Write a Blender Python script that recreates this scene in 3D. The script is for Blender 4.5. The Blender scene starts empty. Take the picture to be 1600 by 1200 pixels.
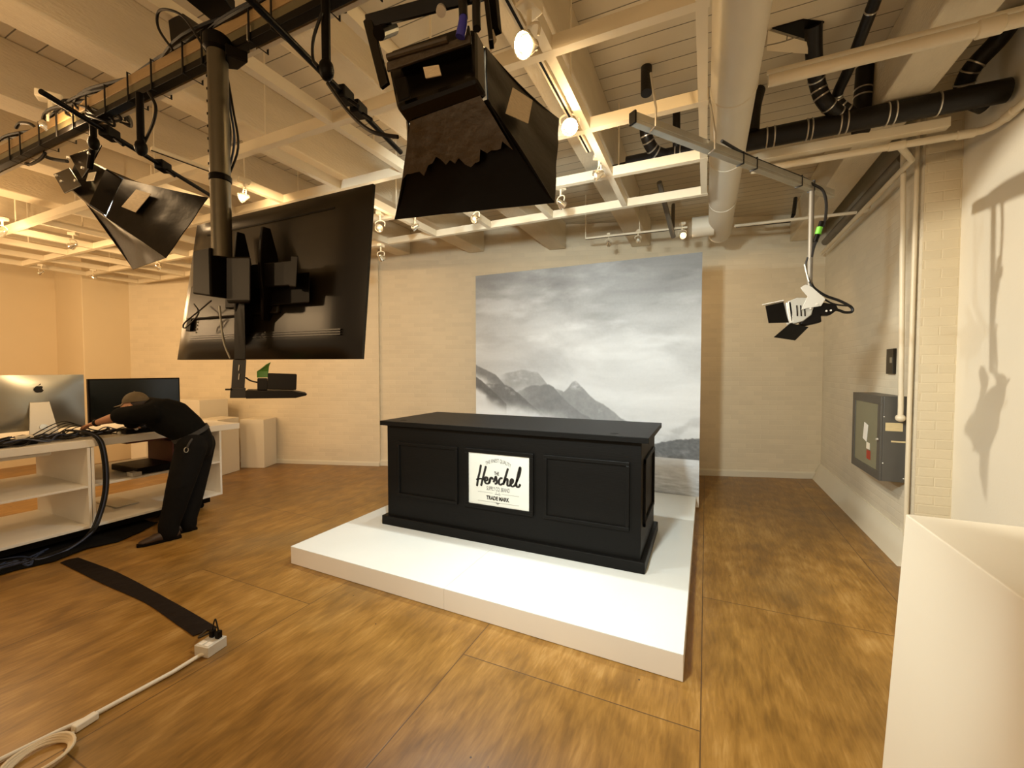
import bpy, bmesh, math, random
from mathutils import Vector as V, Matrix, noise
random.seed(4)
C = bpy.context.scene.collection
PI = math.pi
# ------------------------------------------------------------------ camera geometry (used to turn measured image points into room points)
F = 660.0; H = 1.6
YAW = math.atan(303/660.0); PIT = math.atan(22/660.0)
fw = V((-math.sin(YAW)*math.cos(PIT), math.cos(YAW)*math.cos(PIT), -math.sin(PIT)))
rt = V((math.cos(YAW), math.sin(YAW), 0)); up = rt.cross(fw)
def ray(x, y): return fw + rt*((x-800)/F) + up*((600-y)/F)
def D(x, y, d): return V((0,0,H)) + ray(x,y)*d
def Z(x, y, z=0): r = ray(x,y); return V((0,0,H)) + r*((z-H)/r.z)
def PX(x, y, X): r = ray(x,y); return V((0,0,H)) + r*(X/r.x)
def PY(x, y, Y): r = ray(x,y); return V((0,0,H)) + r*(Y/r.y)
# ------------------------------------------------------------------ materials
MATS = {}
def nn(nt, t, **k):
    n = nt.nodes.new(t)
    for a, b in k.items():
        if hasattr(n, a): setattr(n, a, b)
    return n
def base(name):
    m = bpy.data.materials.new(name); m.use_nodes = True
    nt = m.node_tree; b = nt.nodes['Principled BSDF']
    MATS[name] = m
    return m, nt, b
def mat(name, col, rough=.5, metal=0., var=.08, scale=6., bump=0., bscale=60., coat=0., emit=None, estr=0., stretch=(1,1,1), spec=None, trans=0.):
    m, nt, b = base(name)
    tc = nn(nt,'ShaderNodeTexCoord'); mp = nn(nt,'ShaderNodeMapping'); mp.inputs['Scale'].default_value = stretch
    nt.links.new(tc.outputs['Object'], mp.inputs['Vector'])
    no = nn(nt,'ShaderNodeTexNoise'); no.inputs['Scale'].default_value = scale; no.inputs['Detail'].default_value = 5
    nt.links.new(mp.outputs[0], no.inputs['Vector'])
    mx = nn(nt,'ShaderNodeMix', data_type='RGBA')
    mx.inputs[6].default_value = (*[c*(1-var) for c in col],1); mx.inputs[7].default_value = (*[min(1,c*(1+var)) for c in col],1)
    nt.links.new(no.outputs['Fac'], mx.inputs[0]); nt.links.new(mx.outputs[2], b.inputs['Base Color'])
    b.inputs['Roughness'].default_value = rough; b.inputs['Metallic'].default_value = metal
    b.inputs['Coat Weight'].default_value = coat
    if spec is not None: b.inputs['Specular IOR Level'].default_value = spec
    if trans: b.inputs['Transmission Weight'].default_value = trans
    if bump:
        n2 = nn(nt,'ShaderNodeTexNoise'); n2.inputs['Scale'].default_value = bscale; n2.inputs['Detail'].default_value = 4
        nt.links.new(mp.outputs[0], n2.inputs['Vector'])
        bp = nn(nt,'ShaderNodeBump'); bp.inputs['Strength'].default_value = bump; bp.inputs['Distance'].default_value = .01
        nt.links.new(n2.outputs['Fac'], bp.inputs['Height']); nt.links.new(bp.outputs[0], b.inputs['Normal'])
    if emit:
        b.inputs['Emission Color'].default_value = (*emit,1); b.inputs['Emission Strength'].default_value = estr
    return m
def brick_paint(name, col, dx, dy, bw=.215, bh=.072, strength=.5, mortar_dark=.9, frac=.5, off=.5, msize=.006, line=None, rough=.6, stain=.1):
    m, nt, b = base(name)
    tc = nn(nt,'ShaderNodeTexCoord'); sx = nn(nt,'ShaderNodeSeparateXYZ'); nt.links.new(tc.outputs['Object'], sx.inputs[0])
    def mth(op, a, bb):
        n = nn(nt,'ShaderNodeMath', operation=op)
        for i, q in enumerate((a,bb)):
            if isinstance(q,(int,float)): n.inputs[i].default_value = q
            else: nt.links.new(q, n.inputs[i])
        return n.outputs[0]
    al = mth('ADD', mth('MULTIPLY', sx.outputs[0], dx), mth('MULTIPLY', sx.outputs[1], dy))
    cb = nn(nt,'ShaderNodeCombineXYZ'); nt.links.new(al, cb.inputs[0])
    nt.links.new(sx.outputs[2] if line is None else sx.outputs[line], cb.inputs[1])
    # uneven hand-laid courses
    wn = nn(nt,'ShaderNodeTexNoise'); wn.inputs['Scale'].default_value = 3.; nt.links.new(tc.outputs['Object'], wn.inputs['Vector'])
    va = nn(nt,'ShaderNodeVectorMath', operation='MULTIPLY_ADD')
    nt.links.new(wn.outputs['Color'], va.inputs[0]); va.inputs[1].default_value = (.02,.012,0); nt.links.new(cb.outputs[0], va.inputs[2])
    br = nn(nt,'ShaderNodeTexBrick'); br.offset = off
    br.inputs['Scale'].default_value = 1; br.inputs['Brick Width'].default_value = bw; br.inputs['Row Height'].default_value = bh
    br.inputs['Mortar Size'].default_value = msize; br.inputs['Mortar Smooth'].default_value = .4
    br.inputs['Color1'].default_value = (1,1,1,1); br.inputs['Color2'].default_value = (.93,.93,.93,1); br.inputs['Mortar'].default_value = (mortar_dark,)*3+(1,)
    nt.links.new(va.outputs[0], br.inputs['Vector'])
    no = nn(nt,'ShaderNodeTexNoise'); no.inputs['Scale'].default_value = 1.3; no.inputs['Detail'].default_value = 8; nt.links.new(tc.outputs['Object'], no.inputs['Vector'])
    mx = nn(nt,'ShaderNodeMix', data_type='RGBA')
    mx.inputs[6].default_value = (*[c*(1-stain) for c in col],1); mx.inputs[7].default_value = (*[min(1,c*(1+stain*.6)) for c in col],1)
    nt.links.new(no.outputs['Fac'], mx.inputs[0])
    mu = nn(nt,'ShaderNodeMix', data_type='RGBA', blend_type='MULTIPLY'); mu.inputs[0].default_value = 1
    nt.links.new(mx.outputs[2], mu.inputs[6]); nt.links.new(br.outputs['Color'], mu.inputs[7]); nt.links.new(mu.outputs[2], b.inputs['Base Color'])
    n2 = nn(nt,'ShaderNodeTexNoise'); n2.inputs['Scale'].default_value = 45; nt.links.new(tc.outputs['Object'], n2.inputs['Vector'])
    h = mth('ADD', mth('MULTIPLY', mth('SUBTRACT', 1., br.outputs['Fac']), 1.), mth('MULTIPLY', n2.outputs['Fac'], .35))
    bp = nn(nt,'ShaderNodeBump'); bp.inputs['Strength'].default_value = strength; bp.inputs['Distance'].default_value = .006
    nt.links.new(h, bp.inputs['Height']); nt.links.new(bp.outputs[0], b.inputs['Normal'])
    b.inputs['Roughness'].default_value = rough
    return m
def floor_mat():
    m, nt, b = base('plywood_floor')
    L = nt.links.new
    tc = nn(nt,'ShaderNodeTexCoord'); sx = nn(nt,'ShaderNodeSeparateXYZ'); L(tc.outputs['Object'], sx.inputs[0])
    cb = nn(nt,'ShaderNodeCombineXYZ'); L(sx.outputs[1], cb.inputs[0]); L(sx.outputs[0], cb.inputs[1])
    mp = nn(nt,'ShaderNodeMapping'); mp.inputs['Location'].default_value = (.9,-.42+1.22*10,0); L(cb.outputs[0], mp.inputs[0])
    br = nn(nt,'ShaderNodeTexBrick'); br.offset = .5
    for k, v in (('Scale',1),('Brick Width',2.44),('Row Height',1.22),('Mortar Size',.0035),('Mortar Smooth',.3),('Bias',0)): br.inputs[k].default_value = v
    br.inputs['Color1'].default_value = (.30,.30,.30,1); br.inputs['Color2'].default_value = (.75,.75,.75,1); br.inputs['Mortar'].default_value = (0,0,0,1)
    L(mp.outputs[0], br.inputs['Vector'])
    # long grain along the sheets
    g = nn(nt,'ShaderNodeMapping'); g.inputs['Scale'].default_value = (9,1.1,1); L(tc.outputs['Object'], g.inputs[0])
    n1 = nn(nt,'ShaderNodeTexNoise'); n1.inputs['Scale'].default_value = 1.; n1.inputs['Detail'].default_value = 9; n1.inputs['Roughness'].default_value = .68; n1.inputs['Distortion'].default_value = .8
    L(g.outputs[0], n1.inputs['Vector'])
    g2 = nn(nt,'ShaderNodeMapping'); g2.inputs['Scale'].default_value = (3.2,1.6,1); L(tc.outputs['Object'], g2.inputs[0])
    n2 = nn(nt,'ShaderNodeTexNoise'); n2.inputs['Scale'].default_value = 1.; n2.inputs['Detail'].default_value = 7; n2.inputs['Distortion'].default_value = 1.4; L(g2.outputs[0], n2.inputs['Vector'])
    wv = nn(nt,'ShaderNodeTexWave', wave_type='RINGS', rings_direction='X'); wv.inputs['Scale'].default_value = 2.2; wv.inputs['Distortion'].default_value = 9; wv.inputs['Detail'].default_value = 3; wv.inputs['Detail Scale'].default_value = 1.2
    g3 = nn(nt,'ShaderNodeMapping'); g3.inputs['Scale'].default_value = (2.2,.5,1); L(tc.outputs['Object'], g3.inputs[0]); L(g3.outputs[0], wv.inputs['Vector'])
    def mth(op, a, bb, c=None):
        n = nn(nt,'ShaderNodeMath', operation=op)
        for i, q in enumerate((a,bb,c)):
            if q is None: continue
            if isinstance(q,(int,float)): n.inputs[i].default_value = q
            else: L(q, n.inputs[i])
        return n.outputs[0]
    s = mth('ADD', mth('MULTIPLY', n1.outputs['Fac'], .55), mth('MULTIPLY', n2.outputs['Fac'], .45))
    g4 = nn(nt,'ShaderNodeMapping'); g4.inputs['Scale'].default_value = (60,9,1); L(tc.outputs['Object'], g4.inputs[0])
    n4 = nn(nt,'ShaderNodeTexNoise'); n4.inputs['Scale'].default_value = 1.; n4.inputs['Detail'].default_value = 6; n4.inputs['Distortion'].default_value = .6; L(g4.outputs[0], n4.inputs['Vector'])
    s = mth('ADD', s, mth('MULTIPLY', mth('SUBTRACT', n4.outputs['Fac'], .5), .34))
    s = mth('ADD', s, mth('MULTIPLY', mth('SUBTRACT', wv.outputs['Fac'], .5), .07))
    s = mth('ADD', s, mth('MULTIPLY', mth('SUBTRACT', br.outputs['Color'], .5), .13))
    cr = nn(nt,'ShaderNodeValToRGB'); e = cr.color_ramp.elements
    e[0].position = .28; e[0].color = (.135,.066,.012,1); e[1].position = .78; e[1].color = (.45,.27,.085,1)
    k = e.new(.44); k.color = (.215,.107,.020,1); k = e.new(.56); k.color = (.290,.150,.031,1)
    L(s, cr.inputs[0])
    # grey scuffing where people walk, blue-grey overspray
    n3 = nn(nt,'ShaderNodeTexNoise'); n3.inputs['Scale'].default_value = .9; n3.inputs['Detail'].default_value = 4; L(tc.outputs['Object'], n3.inputs['Vector'])
    r3 = nn(nt,'ShaderNodeMapRange'); r3.inputs[1].default_value = .56; r3.inputs[2].default_value = .74; r3.inputs[3].default_value = 0; r3.inputs[4].default_value = .28; L(n3.outputs['Fac'], r3.inputs[0])
    m3 = nn(nt,'ShaderNodeMix', data_type='RGBA'); L(r3.outputs[0], m3.inputs[0]); L(cr.outputs[0], m3.inputs[6]); m3.inputs[7].default_value = (.20,.16,.085,1)
    # nail heads / paint specks
    vo = nn(nt,'ShaderNodeTexVoronoi'); vo.inputs['Scale'].default_value = 4.2; L(tc.outputs['Object'], vo.inputs['Vector'])
    dk = mth('LESS_THAN', vo.outputs['Distance'], .022)
    m4 = nn(nt,'ShaderNodeMix', data_type='RGBA'); L(dk, m4.inputs[0]); L(m3.outputs[2], m4.inputs[6]); m4.inputs[7].default_value = (.05,.025,.012,1)
    # seams
    m5 = nn(nt,'ShaderNodeMix', data_type='RGBA'); L(br.outputs['Fac'], m5.inputs[0]); L(m4.outputs[2], m5.inputs[6]); m5.inputs[7].default_value = (.10,.05,.015,1)
    # blue overspray streak
    vd = nn(nt,'ShaderNodeMapping'); vd.inputs['Location'].default_value = (-.36,-3.02,0); vd.vector_type='POINT'; L(tc.outputs['Object'], vd.inputs[0])
    v2 = nn(nt,'ShaderNodeVectorMath', operation='MULTIPLY'); L(vd.outputs[0], v2.inputs[0]); v2.inputs[1].default_value = (2.6,9,0)
    ln = nn(nt,'ShaderNodeVectorMath', operation='LENGTH'); L(v2.outputs[0], ln.inputs[0])
    rr = nn(nt,'ShaderNodeMapRange'); rr.inputs[1].default_value = 0; rr.inputs[2].default_value = 1.1; rr.inputs[3].default_value = .6; rr.inputs[4].default_value = 0; L(ln.outputs['Value'], rr.inputs[0])
    m6 = nn(nt,'ShaderNodeMix', data_type='RGBA'); L(rr.outputs[0], m6.inputs[0]); L(m5.outputs[2], m6.inputs[6]); m6.inputs[7].default_value = (.09,.10,.075,1)
    L(m6.outputs[2], b.inputs['Base Color'])
    ro = nn(nt,'ShaderNodeMapRange'); ro.inputs[3].default_value = .25; ro.inputs[4].default_value = .44; L(n2.outputs['Fac'], ro.inputs[0]); L(ro.outputs[0], b.inputs['Roughness'])
    bp = nn(nt,'ShaderNodeBump'); bp.inputs['Strength'].default_value = .25; bp.inputs['Distance'].default_value = .004
    L(mth('SUBTRACT', n1.outputs['Fac'], br.outputs['Fac']), bp.inputs['Height']); L(bp.outputs[0], b.inputs['Normal'])
    b.inputs['Specular IOR Level'].default_value = .45
    return m
CREAM = (.76,.66,.48)
cw = math.cos(math.atan(.311)); sw = math.sin(math.atan(.311))
M_floor = floor_mat()
M_ceil = brick_paint('painted_ceiling_planks', (.66,.57,.41), 1, 0, bw=2.7, bh=.15, strength=.6, mortar_dark=.25, msize=.0045, line=1, rough=.7, stain=.25)
M_back = brick_paint('painted_brick_back', CREAM, cw, sw, strength=.28, mortar_dark=.975)
M_right = brick_paint('painted_brick_right', (.74,.67,.52), 0, 1, strength=.35, mortar_dark=.975)
M_near = brick_paint('painted_brick_pilaster', (.66,.57,.40), 1, 0, bw=.2, bh=.075, strength=.5, mortar_dark=1.03)
M_plaster = mat('smooth_plaster', (.74,.69,.57), .65, var=.05, scale=2, bump=.08)
M_leftw = mat('left_plaster', (.72,.60,.40), .6, var=.05, scale=1.5, bump=.06)
M_beam = mat('painted_timber', (.68,.59,.43), .7, var=.12, scale=3, bump=.5, bscale=25, stretch=(3,1,3))
M_rail = mat('rail_paint', (.72,.64,.48), .5, var=.06, scale=3)
M_pipew = mat('painted_pipe', (.66,.58,.43), .4, var=.1, scale=4, bump=.05)
M_duct = mat('painted_duct', (.66,.60,.48), .5, var=.1, scale=2.5, bump=.15, bscale=10)
M_curb = mat('curb_paint', (.70,.64,.50), .55, var=.07, scale=3)
M_blackpipe = mat('black_iron', (.008,.006,.0045), .45, 0, var=.4, scale=12, bump=.2, spec=.3)
M_band = mat('clamp_steel', (.55,.52,.46), .3, .9, var=.15)
M_black = mat('black_satin', (.004,.003,.0022), .42, var=.3, scale=9, spec=.10)
M_blackgloss = mat('black_gloss', (.004,.003,.0022), .2, var=.3, scale=5, bump=.04, bscale=14, spec=.28)
M_foil = mat('black_foil', (.0035,.0025,.0015), .30, 0, var=.4, scale=6, bump=.25, bscale=9, spec=.11)
M_tape = mat('brown_foil_tape', (.040,.026,.011), .5, 0, var=.35, scale=12, bump=.6, bscale=30)
M_desk = mat('black_desk_paint', (.0045,.0042,.0036), .48, var=.25, scale=3, bump=.12, bscale=40, stretch=(.4,3,3), spec=.14)
M_white = mat('white_melamine', (.80,.78,.72), .4, var=.03, scale=2)
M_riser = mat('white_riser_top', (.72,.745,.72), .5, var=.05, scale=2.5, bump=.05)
M_risershade = mat('riser_side_shaded', (.70,.64,.54), .55, var=.03, scale=2)  # white of the top repeated tan and darker, shade put into the side colour
M_ped = mat('pedestal_paint', (.76,.70,.57), .5, var=.03, scale=2)
M_sign = mat('sign_white', (.66,.67,.61), .35, var=.02)
M_ink = mat('ink_black', (.008,.007,.006), .6, var=.1)
M_inkg = mat('ink_grey', (.05,.045,.04), .6, var=.1)
M_pole = mat('bronze_pole', (.10,.085,.055), .38, .55, var=.2, scale=10, bump=.06)
M_tv = mat('tv_back', (.012,.0085,.004), .28, .0, var=.12, scale=3, spec=.28)
M_screen = mat('dark_screen', (.010,.012,.012), .13, var=.1)
M_alu = mat('aluminium', (.42,.42,.38), .30, .85, var=.06, scale=4)
M_alu2 = mat('bright_aluminium', (.62,.60,.54), .4, .4, var=.05, scale=4)
M_galv = mat('galvanised_steel', (.42,.40,.33), .36, .7, var=.2, scale=9)
M_conduit = mat('white_conduit', (.72,.68,.58), .4, var=.06)
M_cable = mat('black_cable', (.008,.007,.006), .42, var=.2, spec=.25)
M_bluecable = mat('blue_cable', (.035,.05,.10), .4, var=.2)
M_wood = mat('raw_pine', (.30,.19,.075), .6, var=.2, scale=8, bump=.2, stretch=(1,6,6))
M_lbl = mat('paper_label', (.55,.45,.30), .7, var=.35, scale=60, stretch=(1,1,6))
M_greyfix = mat('grey_fixture_paint', (.33,.32,.28), .38, .3, var=.08)
M_cab = mat('cabinet_grey', (.095,.09,.08), .42, .3, var=.1)
M_glass = mat('cabinet_glass', (.16,.16,.10), .08, var=.12, scale=2)
M_label2 = mat('nameplate', (.60,.48,.26), .5, var=.15, scale=30, stretch=(1,1,5))
M_red = mat('red_label', (.35,.04,.02), .5, var=.1)
M_skin = mat('skin', (.36,.17,.085), .5, var=.12, scale=14, bump=.08)
M_shirt = mat('black_cotton', (.004,.004,.0035), .9, var=.2, scale=10, bump=.9, bscale=11, spec=.08)
M_trouser = mat('black_canvas', (.0055,.005,.0045), .85, var=.2, scale=10, bump=1., bscale=9, spec=.1)
M_shoe = mat('brown_leather', (.035,.018,.010), .45, var=.25, scale=12, bump=.1)
M_cap = mat('olive_cap', (.085,.062,.030), .8, var=.2, scale=18, bump=.2)
M_hair = mat('dark_hair', (.02,.012,.008), .6, var=.3, scale=40)
M_strap = mat('grey_webbing', (.022,.020,.018), .7, var=.2)
M_green = mat('green_tape', (.12,.45,.03), .5, var=.1)
M_leaf = mat('green_leaf', (.10,.30,.045), .5, var=.2)
M_blue = mat('blue_plug', (.03,.03,.30), .35, var=.1)
M_cloth = mat('black_cloth', (.006,.006,.006), .95, var=.3, scale=8, bump=.8, bscale=8, spec=.08)
M_gaff = mat('gaffer_tape', (.010,.006,.004), .8, var=.3, scale=10, bump=.8, bscale=12, spec=.12)
M_coilw = mat('cream_cord', (.66,.55,.38), .5, var=.05)
M_kinotube = mat('fluorescent_panel', (.9,.9,.9), .5, var=.01, emit=(.93,1.,.97), estr=7)
M_bulb = mat('warm_lamp_glow', (1,.8,.5), .4, var=.01, emit=(1.,.58,.22), estr=55)
M_bulb2 = mat('hot_lamp_glow', (1,.85,.6), .4, var=.01, emit=(1.,.72,.36), estr=110)
M_cliplite = mat('halogen_face', (.9,.85,.7), .3, var=.01, emit=(1,.8,.5), estr=4)
M_lampglass = mat('lamp_reflector', (.75,.7,.58), .12, .9, var=.05)
M_stoves = mat('dark_red_box', (.10,.02,.012), .6, var=.3, scale=9)
M_iron = mat('grey_pole', (.16,.14,.11), .5, .3, var=.2)
M_pvc = mat('box_grey', (.60,.58,.52), .45, .2, var=.06)
# ------------------------------------------------------------------ mesh helpers
def wloc(o):
    v = V((0,0,0))
    while o: v += o.location; o = o.parent
    return v
class MB:
    def __init__(s): s.b = bmesh.new()
    def hexa(s, p):      # 8 corners: 0-3 bottom loop, 4-7 top loop
        v = [s.b.verts.new(q) for q in p]
        for f in ((3,2,1,0),(4,5,6,7),(0,1,5,4),(1,2,6,5),(2,3,7,6),(3,0,4,7)): s.b.faces.new([v[i] for i in f])
        return s
    def box(s, x0,x1,y0,y1,z0,z1):
        return s.hexa([(x0,y0,z0),(x1,y0,z0),(x1,y1,z0),(x0,y1,z0),(x0,y0,z1),(x1,y0,z1),(x1,y1,z1),(x0,y1,z1)])
    def obox(s, c, sz, R=Matrix.Identity(3)):
        h = [q*.5 for q in sz]; c = V(c)
        return s.hexa([c + R @ V((a*h[0],b*h[1],d*h[2])) for d in (-1,1) for a,b in ((-1,-1),(1,-1),(1,1),(-1,1))])
    def bar(s, p, q, w, h, upv=(0,0,1)):
        p = V(p); q = V(q); d = (q-p).normalized(); u = V(upv)
        r = d.cross(u).normalized(); u = r.cross(d).normalized()
        a = r*w*.5; b = u*h*.5
        return s.hexa([p-a-b,p+a-b,q+a-b,q-a-b,p-a+b,p+a+b,q+a+b,q-a+b])
    def rings(s, R, cap=True, closed=False):
        vs = [[s.b.verts.new(q) for q in r] for r in R]; n = len(vs[0])
        m = len(vs)
        for i in range(m if closed else m-1):
            a, b = vs[i], vs[(i+1)%m]
            for k in range(n): s.b.faces.new((a[k],a[(k+1)%n],b[(k+1)%n],b[k]))
        if cap and not closed:
            s.b.faces.new(vs[0][::-1]); s.b.faces.new(vs[-1])
        return s
    def tube(s, pts, r, n=8, cap=True, closed=False):
        pts = [V(p) for p in pts]; m = len(pts); R = []; pu = None
        for i, p in enumerate(pts):
            a = pts[(i-1)%m] if (i>0 or closed) else p; b = pts[(i+1)%m] if (i<m-1 or closed) else p
            d = (b-a)
            d = d.normalized() if d.length>1e-9 else V((0,0,1))
            if pu is None: pu = V((0,0,1)) if abs(d.z)<.9 else V((1,0,0))
            x = d.cross(pu).normalized(); pu = x.cross(d).normalized()
            rr = r[i] if isinstance(r,(list,tuple)) else r
            rx, ry = rr if isinstance(rr,(list,tuple)) else (rr,rr)
            R.append([p + x*math.cos(2*PI*k/n)*rx + pu*math.sin(2*PI*k/n)*ry for k in range(n)])
        return s.rings(R, cap, closed)
    def cyl(s, p, q, r, n=16, r2=None): return s.tube([p,q],[r, r if r2 is None else r2], n)
    def lathe(s, c, ax, prof, n=20):   # prof: (radius, height along axis)
        c = V(c); ax = V(ax).normalized(); u = ax.orthogonal().normalized(); w = ax.cross(u)
        return s.rings([[c + ax*h + (u*math.cos(2*PI*k/n)+w*math.sin(2*PI*k/n))*max(r,1e-4) for k in range(n)] for r,h in prof])
    def ball(s, c, r, n=12, sc=(1,1,1), R=Matrix.Identity(3)):
        c = V(c)
        return s.rings([[c + R @ V((math.sin(t)*math.cos(2*PI*k/n)*r*sc[0], math.sin(t)*math.sin(2*PI*k/n)*r*sc[1], -math.cos(t)*r*sc[2])) for k in range(n)] for t in [PI*(i+.02)/(n//2+.04) for i in range(n//2+1)]])
    def prism(s, poly, vec):
        a = [V(p) for p in poly]; vec = V(vec); b = [p+vec for p in a]
        return s.rings([a,b])
    def sheet(s, g, t=.004, nrm=None):   # g[i][j]: grid of points -> solid sheet
        m, n = len(g), len(g[0]); g = [[V(p) for p in r] for r in g]; N = []
        for i in range(m):
            N.append([])
            for j in range(n):
                du = g[min(i+1,m-1)][j]-g[max(i-1,0)][j]; dv = g[i][min(j+1,n-1)]-g[i][max(j-1,0)]
                N[-1].append(du.cross(dv).normalized()*t*.5)
        A = [[s.b.verts.new(g[i][j]+N[i][j]) for j in range(n)] for i in range(m)]
        B = [[s.b.verts.new(g[i][j]-N[i][j]) for j in range(n)] for i in range(m)]
        for i in range(m-1):
            for j in range(n-1):
                s.b.faces.new((A[i][j],A[i+1][j],A[i+1][j+1],A[i][j+1])); s.b.faces.new((B[i][j],B[i][j+1],B[i+1][j+1],B[i+1][j]))
        per = [(i,0) for i in range(m)]+[(m-1,j) for j in range(1,n)]+[(i,n-1) for i in range(m-2,-1,-1)]+[(0,j) for j in range(n-2,0,-1)]
        for k in range(len(per)):
            a, b = per[k], per[(k+1)%len(per)]
            s.b.faces.new((A[a[0]][a[1]],B[a[0]][a[1]],B[b[0]][b[1]],A[b[0]][b[1]]))
        return s
    def quad(s, a, b, c, d, t=.004, bulge=0., n=8, wob=0.):
        a,b,c,d = V(a),V(b),V(c),V(d); nm = (b-a).cross(d-a).normalized(); g = []
        for i in range(n+1):
            g.append([])
            for j in range(n+1):
                u, w = i/n, j/n
                p = (a*(1-u)+b*u)*(1-w)+(d*(1-u)+c*u)*w
                p += nm*(bulge*4*w*(1-w)*(1-.3*abs(2*u-1)))
                if wob: p += nm*noise.noise(p*9)*wob*(4*u*(1-u))
                g[-1].append(p)
        return s.sheet(g, t)
    def build(s, name, m, parent=None, smooth=False, bevel=0., seg=2):
        bmesh.ops.recalc_face_normals(s.b, faces=s.b.faces)
        me = bpy.data.meshes.new(name)
        xs = [v.co for v in s.b.verts]
        lo = V((min(v[i] for v in xs) for i in range(3))); hi = V((max(v[i] for v in xs) for i in range(3)))
        if parent is None: org = V(((lo.x+hi.x)/2,(lo.y+hi.y)/2,lo.z)); loc = org
        else: org = wloc(parent); loc = V((0,0,0))
        for v in s.b.verts: v.co -= org
        s.b.to_mesh(me); s.b.free()
        me.materials.append(m)
        if smooth:
            me.shade_smooth(); me.set_sharp_from_angle(angle=math.radians(40))
        o = bpy.data.objects.new(name, me); C.objects.link(o); o.location = loc
        if parent is not None: o.parent = parent
        if bevel:
            bv = o.modifiers.new('Bevel','BEVEL'); bv.width = bevel; bv.segments = seg; bv.limit_method = 'ANGLE'; bv.angle_limit = math.radians(40)
        return o
def cr(pts, n=6, closed=False):
    P = [V(p) for p in pts]; out = []; m = len(P)
    for i in range(m if closed else m-1):
        if closed: a,b,c,d = P[(i-1)%m],P[i],P[(i+1)%m],P[(i+2)%m]
        else: a,b,c,d = P[max(i-1,0)],P[i],P[i+1],P[min(i+2,m-1)]
        for k in range(n):
            t = k/n
            out.append(.5*((2*b)+(c-a)*t+(2*a-5*b+4*c-d)*t*t+(3*b-a-3*c+d)*t**3))
    if not closed: out.append(P[-1])
    return out
def thing(name, label, cat, loc=(0,0,0), group=None):
    o = bpy.data.objects.new(name, None); C.objects.link(o); o.location = loc; o.empty_display_size = .1
    o['label'] = label; o['category'] = cat
    if group: o['group'] = group
    return o
def tag(o, label, cat, group=None, kind=None):
    o['label'] = label; o['category'] = cat
    if group: o['group'] = group
    if kind: o['kind'] = kind
    return o
def lab(o, label): o['label'] = label; return o
def struct(o): o['kind'] = 'structure'; return o
def copy_tree(o, parent=None):
    c = o.copy(); C.objects.link(c)
    if parent: c.parent = parent
    for ch in list(o.children): copy_tree(ch, c)
    return c
# ------------------------------------------------------------------ the room
CZ = 3.86
A = V((1.60,7.516,0)); Bp = V((-9.4,7.516-.311*11.0,0))      # back wall line (skewed to the room)
def bw(x): return 7.516-.311*(1.60-x)
struct(MB().box(-13,2.4,-3.4,9.2,-.12,0).build('floor', M_floor))
struct(MB().box(-13,2.4,-3.4,9.2,CZ,CZ+.12).build('ceiling', M_ceil))
nrm = V((-sw, cw, 0))*.15
xs6 = -4.935
a = V((xs6,bw(xs6),0)); 
struct(MB().hexa([a, V((1.75,bw(1.75),0)), V((1.75,bw(1.75),0))+nrm, a+nrm, a+V((0,0,CZ)), V((1.75,bw(1.75),CZ)), V((1.75,bw(1.75),CZ))+nrm, a+nrm+V((0,0,CZ))]).build('wall_back', M_back))
fo = V((sw,-cw,0))*.045; e0 = V((-9.45,bw(-9.45),0))
w2 = MB().hexa([e0+fo, a+fo, a+nrm*.9, e0+nrm*.9, e0+fo+V((0,0,CZ)), a+fo+V((0,0,CZ)), a+nrm*.9+V((0,0,CZ)), e0+nrm*.9+V((0,0,CZ))])
struct(w2.build('wall_back_left', M_back))
# baseboards of the back wall
def bb(x0, x1, off, h, name, m=M_curb, t=.03):
    p = V((x0,bw(x0),0))+fo*off; q = V((x1,bw(x1),0))+fo*off; f2 = V((sw,-cw,0))*t
    struct(MB().hexa([p+f2,q+f2,q,p,p+f2+V((0,0,h-.02)),q+f2+V((0,0,h-.02)),q+V((0,0,h)),p+V((0,0,h))]).build(name, m))
bb(-9.3, xs6, 1.0, .07, 'baseboard_back_left'); bb(xs6, 1.5, 0, .10, 'baseboard_back')
# right wall, ends in a corner, then the plaster wall nearer the camera
struct(MB().box(1.55,1.75,4.45,bw(1.55)+.05,0,CZ).build('wall_right', M_right))
struct(MB().box(1.55,1.80,4.435,4.45,0,CZ).build('wall_pilaster', M_near))
struct(MB().box(1.77,1.9,-2.5,4.435,0,CZ).build('wall_right_near', M_plaster))
cb = MB().hexa([(1.44,4.44,0),(1.55,4.44,0),(1.55,bw(1.5),0),(1.44,bw(1.44),0),(1.535,4.44,.22),(1.55,4.44,.22),(1.55,bw(1.5),.22),(1.535,bw(1.5),.22)])
cb.hexa([(1.44,4.40,0),(1.77,4.40,0),(1.77,4.44,0),(1.44,4.44,0),(1.535,4.425,.22),(1.77,4.425,.22),(1.77,4.44,.22),(1.535,4.44,.22)])
struct(cb.build('baseboard_right', M_curb))
# left side: corner pier and side wall
struct(MB().box(-10.4,-9.4,3.42,bw(-9.4)+.2,0,CZ).build('wall_left_pier', M_leftw, bevel=.01))
struct(MB().box(-10.55,-10.35,-3.2,3.42,0,CZ).build('wall_left', M_leftw))
# timber beams
for i, x in enumerate((1.22,-.92,-2.12,-3.34,-4.5,-5.65,-6.8,-7.95,-9.1)):
    w = .27
    y1 = min(bw(x-w/2), bw(x+w/2))
    struct(MB().box(x-w/2,x+w/2,-3.3,y1,3.47,CZ).build('trim_%d'%(i+1), M_beam, bevel=.012))
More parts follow.
